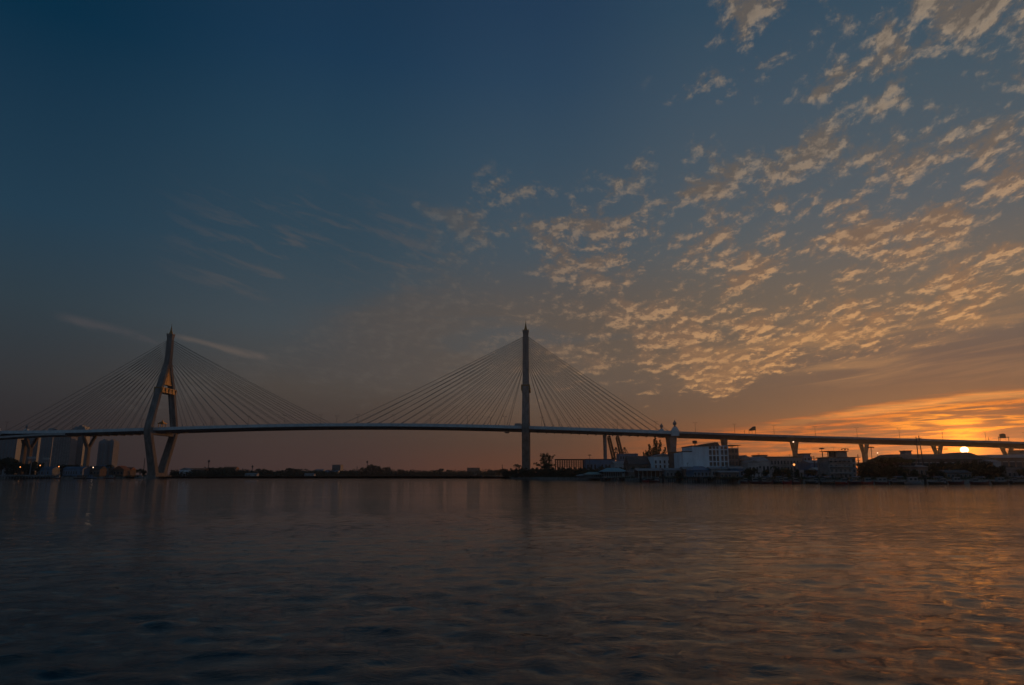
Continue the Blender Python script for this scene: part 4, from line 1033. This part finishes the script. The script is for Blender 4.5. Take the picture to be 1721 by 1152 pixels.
# trees right of the four-storey house
GRL = []
GR = 'trees crowding the right bank below the viaduct'
tree('flat', 1487, 764.5, 335, 'broad flat-crowned tree right of the second large V-pier', None, 1.15, 0, .7)
tree('flat', 1511, 765.5, 330, 'second flat-crowned tree next to the long dark warehouse', None, 1.1, 1, 2.2)
tree('flat', 1456, 775, 340, 'low spreading tree at the foot of the second large V-pier', None, 1.2, 0, 3.0)
for i, (px, py, Y, w) in enumerate([(1452,783,325,1.3),(1466,785,322,1.4),(1478,778,330,1.3),(1493,783,322,1.4),(1507,782,322,1.4),(1521,786,318,1.3),(1536,788,316,1.3),(1566,789,316,1.4),(1580,790,314,1.4),(1640,786,318,1.5),(1656,785,318,1.4),(1681,780,322,1.3),(1700,783,336,1.2),(1719,786,320,1.3),(1736,784,322,1.3),
        (1256,786,345,1.2),(1267,785,342,1.3),(1287,787,336,1.2),(1305,786,334,1.2),(1315,787,332,1.3),(1325,786,330,1.2),(1341,788,330,1.3),(1357,788,328,1.3),(1368,789,326,1.2),(1140,790,384,1.2),(1206,793,350,1.2),(1083,783,440,1.4),(1066,784,450,1.4),(1044,784,470,1.5),(1550,796,308,1.5),(1610,797,306,1.6),(1670,797,308,1.6),(1384,795,318,1.4),(1447,777,332,1.0),(1461,779,328,1.1),(1473,773,338,1.0),(1499,774,335,1.0),(1529,778,328,1.0),(1570,775,332,1.1),(1583,773,332,1.0),(1597,775,330,1.2),(1612,772,332,1.1),(1626,774,330,1.2),(1640,771,332,1.0),(1652,773,330,1.1),(1664,775,330,1.1)]):
    GRL.append((px, py, Y, w, i))
GRL.sort()
for n, (px, py, Y, w, i) in enumerate(GRL):
    tree(('shrub','broad')[i % 3 == 1], px, py, Y, ordw(n) + ' dark bushy tree from the left among the right bank buildings', GR, w, i % 3)
tree('palm', 1301, 780, 338, 'small dark palm beside the lilac-white board', None, 1.0, 0, 1.0)
tree('palm', 1319, 783, 334, 'small dark palm left of the lit pier lamp', None, 1.0, 0, 3.0)
# moored boats, right bank
bl = [(1243,1256,318,'small dark boat with a pale cabin below the right wing of the white block',MAROON,(.5,.85,1.2),False),
      (1258,1277,308,'maroon boat with a white cabin left of the pale white board',MAROON,(.3,.7,1.3),False),
      (1278,1298,304,'maroon boat under the lilac-white board',MAROON,(.1,.35,1.3),True),
      (1299,1316,304,'dark boat with a canopy between maroon boats',WOOD,(.6,.85,1.2),True),
      (1314,1329,300,'broad dull red boat just left of the lit pier lamp',RED,(.15,.5,1.6),False),
      (1330,1344,304,'small white-cabined boat directly under the lit pier lamp',MAROON,(.2,.6,1.4),False),
      (1352,1374,300,'low dark boat left of the four-storey house',WOOD,(.65,.9,1.1),True),
      (1376,1402,292,'long low dark boat in front of the four-storey house',WOOD,(.1,.3,1.2),True),
      (1400,1424,297,'reddish boat under the four-storey house balconies',RED,(.55,.85,1.4),False),
      (1424,1450,292,'long brown boat right of the four-storey house',MAROON,(.2,.4,1.1),True),
      (1446,1466,290,'red-hulled boat with a pale cabin under the second large V-pier',RED,(.3,.75,1.5),False),
      (1468,1492,289,'white-cabined maroon boat below the flat-crowned trees',MAROON,(.2,.8,1.6),False),
      (1494,1522,287,'long dark boat left of the pale cruiser',WOOD,(.1,.3,1.2),True),
      (1518,1546,286,'pale two-tone cruiser with a long cabin left of the sun',BOATW,(.2,.75,1.9),False),
      (1558,1590,286,'low grey boat with a canopy left of the sun reflection',WOOD,(.6,.85,1.3),True),
      (1592,1618,288,'round-cabined pale boat just left below the sun',MAROON,(.3,.7,1.7),False),
      (1628,1660,288,'long maroon boat directly right below the sun',MAROON,(.1,.35,1.3),True),
      (1664,1692,292,'dim grey-cabined boat near the right edge',WOOD,(.3,.7,1.6),False),
      (1694,1728,296,'dark canopied boat cut by the right edge of view',WOOD,(.1,.3,1.2),True)]
for a, b, Y, lb, hull, cab, can in bl:
    boat(a, b, Y, lb, hull, cab, can, group=GB, hh=.9 + .25*((a*7) % 5)/5)

# lit lamps: pole lamps seen burning
def litlamp(px, py, Y, label, m=LAMPO, r=.42, polez=True, group='burning lamps'):
    z = at(px, py, Y).z; o = empty('lit_lamp', (X_(px, Y), Y, GZ if polez else z-1.2), 0, label, 'lamp', group); zz = z-(GZ if polez else z-1.2)
    MB().tube([(0,.35,-.3),(0,.35,zz+.3),(0,0,zz+.55)], .09, 6).build('pole', DARK, o)
    mb = MB(); mb.lathe((0,0,zz-r*.9), [(0,r*.4),(r*.5,r*.9),(r,r),(r*1.5,r*.75),(r*1.9,r*.2)], 10); mb.build('bulb', m, o, smooth=True)
litlamp(1335.2, 781.3, 320, 'bright orange burning lamp standing in front of the first large V-pier', LAMPO, .52)
o = empty('lit_lamp', world_pt(online(1332.8, 741, -13)[0], -13.6, zd(268)-5.2), 0, 'small burning lamp high on the first large V-pier under the viaduct', 'lamp', 'burning lamps')
MB().tube([(0,0,.45),(0,0,3.2)], .12, 6).build('stem', DARK, o); mb = MB(); mb.lathe((0,0,-.6), [(0,.3),(.3,.65),(.8,.65),(1.1,.2)], 10); mb.build('bulb', LAMPW, o, smooth=True)
litlamp(1477.6, 761.6, 345, 'small white burning lamp above the flat-crowned tree', LAMPW, .3)

# river furniture in midstream
for i, (px, py0) in enumerate([(784,798.2),(787,799.2),(791,798.7),(796,797.6),(800,799),(802,797.8)]):
    pile(px, py0, 800 + i*6, ordw(i) + ' thin dark pile from the left in the midriver cluster', .55, 'cluster of midriver piles')
o = empty('navigation_mark', (X_(798.5, 806), 806, 0), 0, 'pale lattice navigation mark among the midriver piles', 'navigation mark')
k = 806/F
MB().box(-4*k, 4*k, -1.5, 1.5, 1.4, 1.9).build('platform', WOOD, o)
mb = MB()
for x in (-3, -1, 1.6, 3.4): mb.tube([(x*k, 0, -1), (x*k, 0, 1.4)], .3, 5)
mb.build('pile_legs', WOOD, o)
mb = MB(); mb.tube([(-2.6*k,0,1.9),(-1.2*k,0,4.6),(-2.2*k,0,6.0),(-.6*k,0,6.2)], .16, 4); mb.tube([(1*k,0,1.9),(2.6*k,0,5.8)], .16, 4); mb.tube([(-1.2*k,0,3.0),(1.6*k,0,4.2)], .14, 4); mb.build('frame', TRIM, o)
o = empty('buoy', (X_(751.5, 905), 905, 0), 0, 'single black buoy afloat in midriver', 'buoy')
MB().lathe((0,0,-.8), [(0,.6),(.8,1.25),(1.5,1.3),(1.7,.7),(2.6,.45),(3.4,.4),(3.5,.1)], 12).build('float', DARK, o)
MB().lathe((0,0,2.7), [(0,.5),(.2,.62),(.7,.62),(.9,.1)], 8).build('top_mark', DARK, o)
boat(806, 842, 700, 'long low red barge lying across the river left of the middle pylon', RED, (.05,.16,1.6), False, name='barge', hh=1.0, cat='barge')

# ================================================================= left and far banks
# apartment towers far behind the left bank
def tower_block(label, px0, px1, pyt, Y, m, fins, finm, depth=22, cap=None, name='apartment_tower', floors=26, pyb=790):
    xa, xb = X_(px0, Y), X_(px1, Y); w = (xb-xa)/2; H = at((px0+px1)/2, pyt, Y).z-GZ
    # the pixel columns lean, so take the foot position at mid height
    xm = at((px0+px1)/2, (pyt+pyb)/2, Y).x
    o = empty(name, (xm, Y+depth/2, GZ), 0, label, 'apartment tower'); d = depth/2
    MB().box(-w, w, -d, d, -.5, H).build('wall', m, o)
    mb = MB()
    for k in range(1, floors): z = H*k/floors; mb.box(-w-.12, w+.12, -d-.35, -d-.01, z-.3, z+.3)
    mb.build('floor_bands', finm, o)
    for i in range(fins):
        x = -w+2*w*(i+.5)/fins; mb = MB(); mb.box(x-w/fins*.34, x+w/fins*.34, -d-1.1, -d-.4, -.5, H-3); mb.build('balcony_stack', finm, o)
    mb = MB(); mb.box(-w*.8, w*.8, -d*.8, d*.8, H+.01, H+3.2); mb.box(-w*.3, w*.25, -d*.5, d*.5, H+3.2, H+6.2); mb.build('roof_plant', m, o)
    return o
tower_block('tall bluish apartment tower whose top shows above the bridge deck', 118.5, 139, 719.5, 1500, TOWB, 3, TOWG, floors=34)
tower_block('grey ribbed apartment tower left of the tall bluish tower', 87, 117, 729.5, 1450, TOWG, 7, GREY, floors=30)
tower_block('dim grey slab tower between the two left V-piers', 66, 86, 731.5, 1600, TOWB, 4, TOWG, floors=28)
tower_block('broad dim apartment slab at the left V-pier', 29, 62, 733, 1700, TOWB, 5, TOWG, floors=28)
tower_block('dim apartment slab at the left edge of view', -14, 26, 735, 1650, TOWB, 7, TOWG, floors=28)
tower_block('left one of the twin apartment towers', 163.5, 175.5, 742.8, 1500, TOWB, 2, TOWG, floors=24)
tower_block('right one of the twin apartment towers', 176.8, 189, 743.2, 1510, TOWG, 2, TOWB, floors=24)
# left quay buildings
def lh(name, label, px0, px1, pyt, pye, Y, wall, roof, rt='gable', cols=4, d=12, **kw): return house(name, label, px0, px1, pyt, Y, d, wall, roof, rt, eave=pye, cols=cols, rows=1, wz0=.2, wz1=.8, **kw)
lh('warehouse', 'dull blue waterside warehouse between the left V-pier and the lamp posts', 106, 139, 784.5, 788, 700, BLUEW, BLUEW, 'gable', 8)
lh('shed', 'dark blue low shed left of the second burning lamp', 64, 88, 784.5, 788.5, 720, BLUEW, BLUEW, 'gable', 5)
lh('waterside_house', 'dark roofed house with a pale gable at the foot of the left V-pier', 146, 168, 783.5, 789, 715, BROWN, ROOFD, 'gable', 4)
lh('waterside_house', 'dark blue-roofed house below the twin apartment towers', 160, 182, 782, 787, 740, GREY, BLUEW, 'gable', 4)
lh('orange_roofed_house', 'orange-roofed house with a gable right of the small palm', 190, 208, 783, 789, 745, BROWN, ROOFO, 'gable', 3, axis='y')
lh('orange_roofed_house', 'smaller orange-roofed house next to the left pylon', 206, 219, 785.5, 790, 760, BROWN, ROOFO, 'gable', 3)
lh('white_gabled_house', 'small white-gabled house among trees just right of the left pylon', 302, 317, 786.5, 789.8, 860, WHITE, ROOFG, 'gable', 3, axis='y')
lh('warehouse', 'long low brown-roofed warehouse under the far trees right of the left pylon', 318, 344, 787, 790, 880, BROWN, ROOFO, 'gable', 5)
lh('waterside_shed', 'low pale-edged waterside shed far right of the left pylon', 412, 432, 795.5, 797.5, 880, PALE, ROOFG, 'gable', 4, d=8)
lh('waterside_shed', 'thin pale waterside shed at midriver below the far trees', 512, 528, 796, 797.6, 980, PALE, ROOFG, 'gable', 3, d=8)
house('far_building', 'square grey building above the far tree line', 558, 572, 781.8, 1200, 20, TOWG, ROOFD, 'flat', cols=5, rows=5)
lh('far_warehouse', 'bluish far warehouse beneath the square grey building', 545, 568, 791, 793, 1080, BLUEW, BLUEW, 'gable', 5)
lh('far_warehouse', 'dim far warehouse left of the square grey building', 529, 543, 789, 791, 1150, BLUEW, ROOFG, 'gable', 4)
house('far_building', 'low dark far block behind the midriver piles', 785, 806, 786.8, 1400, 20, BROWN, ROOFD, 'flat', cols=6, rows=3)
lh('far_house', 'brownish far house with a peaked roof left of the telecom mast', 374, 396, 784.6, 788.5, 960, BROWN, ROOFO, 'gable', 4)
# canopies on poles at the quay (toll-like gantry boards)
def tcanopy(px, py, wpx, Y, label):
    H = at(px, py, Y).z-GZ; w = wpx*Y/F/2; o = empty('sign_mast', (X_(px, Y), Y, GZ), 0, label, 'sign mast', 'pale board masts on the left quay')
    mb = MB(); mb.tube([(0,.5,-.3),(0,.5,H)], [.5,.35], 6); mb.build('pole', CONC2, o); mb = MB(); mb.box(-w, w, -.3, .3, H-.6, H+1.1); mb.build('panel', PALE, o); mb = MB(); mb.box(-w*.8, w*.8, -.25, .25, H-2.6, H-1.6); mb.build('lower_panel', TOWG, o)
tcanopy(50.5, 770, 13, 690, 'pale wide board on a mast below the leftmost V-pier')
tcanopy(75.5, 771.5, 11, 695, 'dimmer wide board on a mast right of the first board mast')
for px, py, m, lb, Y in ((33.4,785.3,LAMPO,'first burning orange lamp from the left edge on the left quay',690),(66.6,782.6,LAMPO,'second burning orange lamp from the left on the left quay',690),(98.4,784.6,LAMPO,'third burning lamp from the left on the left quay',690),(156.2,786.0,LAMPW,'small white burning lamp at the foot of the left V-pier',700)):
    litlamp(px, py, Y, lb, m, .55)
# quay wall along the left bank
o = empty('quay_wall', (X_(0, 665), 663, 0), 0, 'long low concrete quay wall at the left waterline', 'quay wall')
xa, xb = X_(-20, 661)-X_(0, 665), X_(82, 678)-X_(0, 665)
MB().add([(xa,-2,.9),(xb,20,.9),(xb,24,.9),(xa,2,.9),(xa,-2,3.6),(xb,20,3.4),(xb,24,3.4),(xa,2,3.6)], [(0,3,2,1),(4,5,6,7),(0,1,5,4),(1,2,6,5),(2,3,7,6),(3,0,4,7)]).build('wall', CONC2, o)
mb = MB()
for i in range(22):
    f = (i+.5)/22; x = xa+(xb-xa)*f; y = -2+22*f; mb.lathe((x, y-.25, -.8), [(0,.5),(2.6,.45)], 6)
mb.build('fender_piles', WOOD, o)
boat(126, 145, 662, 'dark covered boat moored at the blue warehouse on the left bank', WOOD, (.3,.8,2.2), False, group='boats on the left bank', cabm=BROWN)
boat(146, 164, 668, 'dark blue boat moored at the foot of the left V-pier', BLUEW, (.2,.6,2.6), False, group='boats on the left bank', cabm=BLUEW)
boat(176, 196, 690, 'brownish boat left of the left pylon', MAROON, (.5,.85,2.2), True, group='boats on the left bank')
boat(228, 246, 700, 'small pale boat at the foot of the left pylon', BOATW, (.4,.7,1.6), False, group='boats on the left bank')
boat(92, 104, 664, 'small maroon boat below the third burning lamp on the left bank', MAROON, (.4,.8,2.0), False, group='boats on the left bank')
GL = 'trees on the left quay'
for i, (px, py, Y, w) in enumerate([(2,768,715,1.1),(12,766,720,1.1),(22,770,715,1.1),(31,777,710,1.2),(42,779,715,1.2),(54,773,725,1.0),(62,776,720,1.0),(104,779,760,1.2),(112,780,760,1.2),(122,780,765,1.2),(131,781,765,1.1),(216,788,770,1.3),(226,789,775,1.3),(236,787,790,1.3),(243,790,770,1.3)]):
    tree(('broad','shrub')[i % 3 == 2], px, py, Y, ordw(i) + ' dark full-crowned tree from the left on the left quay', GL, w, i % 3)
tree('palm', 184, 778, 735, 'small palm right of the twin apartment towers', None, 1.0, 0, .6)
def telecom(px, pyt, Y, label, head=True):
    H = at(px, pyt, Y).z-GZ; o = empty('telecom_mast', (X_(px, Y), Y, GZ), 0, label, 'telecom mast', 'far telecom masts'); s = Y/F
    mb = MB()
    for a in range(3):
        c, sn = math.cos(a*2.094), math.sin(a*2.094); mb.tube([(c*1.1, sn*1.1, -.3), (c*.35, sn*.35, H)], .17, 4)
    n = int(H/3)
    for i in range(n):
        z0, z1 = H*i/n, H*(i+1)/n; r0, r1 = 1.1-.75*z0/H, 1.1-.75*z1/H
        for a in range(3): b = (a+1) % 3; mb.tube([(math.cos(a*2.094)*r0, math.sin(a*2.094)*r0, z0), (math.cos(b*2.094)*r1, math.sin(b*2.094)*r1, z1)], .08, 3)
    mb.build('lattice', DARK, o)
    if head:
        mb = MB(); mb.lathe((0,0,H-3.2), [(0,.9),(.2,1.5),(2.4,1.5),(2.6,.7),(4.0,.1)], 8); mb.build('antenna_cluster', DARK, o)
telecom(350, 773.5, 1000, 'telecom mast with a thick head above the far trees right of the left pylon')
telecom(616.8, 775, 1180, 'telecom mast rising left of the tall far tree clump')
telecom(241.5, 770, 1100, 'faint thin mast just left of the left pylon', False)
telecom(600.0, 784, 1200, 'short thin mast left of the tall far tree clump', False)
telecom(424, 782.5, 1100, 'short mast above the far trees at mid left', True)
telecom(844, 781, 1000, 'thin far mast left of the middle pylon', False)

# far trees that stand out of the wood, then the wood itself
GF = 'taller trees standing out of the far wood'
FT = [(613,785,1100,1.3,'broad'),(624,779,1100,1.0,'broad'),(631,781,1105,1.1,'broad'),(639,785,1110,1.2,'broad'),(652,783.5,1130,.9,'broad'),(673,788,1180,1.2,'broad'),(356,785,900,1.4,'broad'),(370,784,905,1.4,'broad'),(384,785,910,1.4,'broad'),(437,787,950,1.2,'broad'),(446,788,955,1.2,'broad'),(487,785.5,1000,1.1,'broad'),(500,787,1010,1.2,'broad'),(741,786.5,1380,1.1,'broad'),(735,789,1380,1.2,'broad'),(756,789,1380,1.2,'broad'),(836,789,1150,1.2,'broad'),(846,787,900,1.3,'broad'),(824,789.5,1300,1.3,'broad')]
FX = sorted(t[0] for t in FT)
for i, (px, py, Y, w, k) in enumerate(FT):
    tree(k, px, py, Y, ordw(FX.index(px)) + ' rounded tree from the left rising out of the far wood', GF, w, i % 3)
def wood():
    rng = random.Random(5); mb = MB()
    segs = [(298, 850), (340, 850), (400, 880), (470, 950), (540, 1040), (620, 1110), (700, 1200), (790, 1350), (850, 1100)]
    prof = [(298,790),(320,789),(345,788.5),(360,787),(395,787.5),(410,790),(430,790),(445,789),(460,791),(485,788.5),(505,789.5),(520,790),(545,790.5),(575,790),(600,789),(612,788),(640,788),(660,789),(680,790.5),(700,791.5),(730,791),(750,790.5),(775,791),(800,790.5),(820,790),(835,790),(850,789)]
    for row, (dy, dpy) in enumerate(((0, 2.2), (35, 0.6), (80, 0))):
        px = 292.0
        while px < 856:
            Y = float(np.interp(px, [a for a, b in segs], [b for a, b in segs])) + 12 + dy
            py = float(np.interp(px, [a for a, b in prof], [b for a, b in prof])) + dpy + rng.gauss(0, 1.3)
            H = max(3.0, at(px, py, Y).z - GZ); r = rng.uniform(.30, .5)*H + 1.0
            x = X_(px, Y)
            leafball(mb, (x, Y, GZ+H-r*.8), r, 46, 1.0, rng, .8); leafball(mb, (x+rng.uniform(-2,2), Y-1, GZ+H*.35), H*.5, 44, 1.15, rng, .75)
            px += r*1.1/Y*F*.9
    for i in range(1500):     # understory
        px = rng.uniform(290, 858); Y = float(np.interp(px, [a for a, b in segs], [b for a, b in segs])) + rng.uniform(2, 14)
        leafball(mb, (X_(px, Y), Y, GZ+rng.uniform(.2, 2.2)), rng.uniform(.8, 1.8), 5, .9, rng, .8)
    o = mb.build('distant_wood', LEAF2); tag(o, kind='stuff')
    # low scrub of the near banks
    mb = MB()
    for i in range(2200):
        px = rng.uniform(850, 1745) if i % 4 else rng.uniform(-20, 300); Y = bank_y(px) + rng.uniform(.5, 9)
        leafball(mb, (X_(px, Y), Y, GZ+rng.uniform(0, .9)), rng.uniform(.4, 1.2), 7, .32, rng, .7)
    o = mb.build('bank_scrub', LEAF); tag(o, kind='stuff')
wood()

# ------------------------------------------------------------------ haze: the damp evening air
def haze():
    m = bpy.data.materials.new('haze_air'); m.use_nodes = True; nt = m.node_tree; nt.nodes.clear(); g = G(nt)
    v = g.n('ShaderNodeVolumePrincipled'); o = g.n('ShaderNodeOutputMaterial'); nt.links.new(v.outputs[0], o.inputs['Volume'])
    v.inputs['Color'].default_value = (.80, .80, .82, 1); v.inputs['Density'].default_value = .00010; v.inputs['Anisotropy'].default_value = .74
    ob = MB().box(-3500, 3500, -3500, 3500, -4, 176).build('haze', m); tag(ob, kind='stuff')
haze()
scene.cycles.volume_bounces = 0
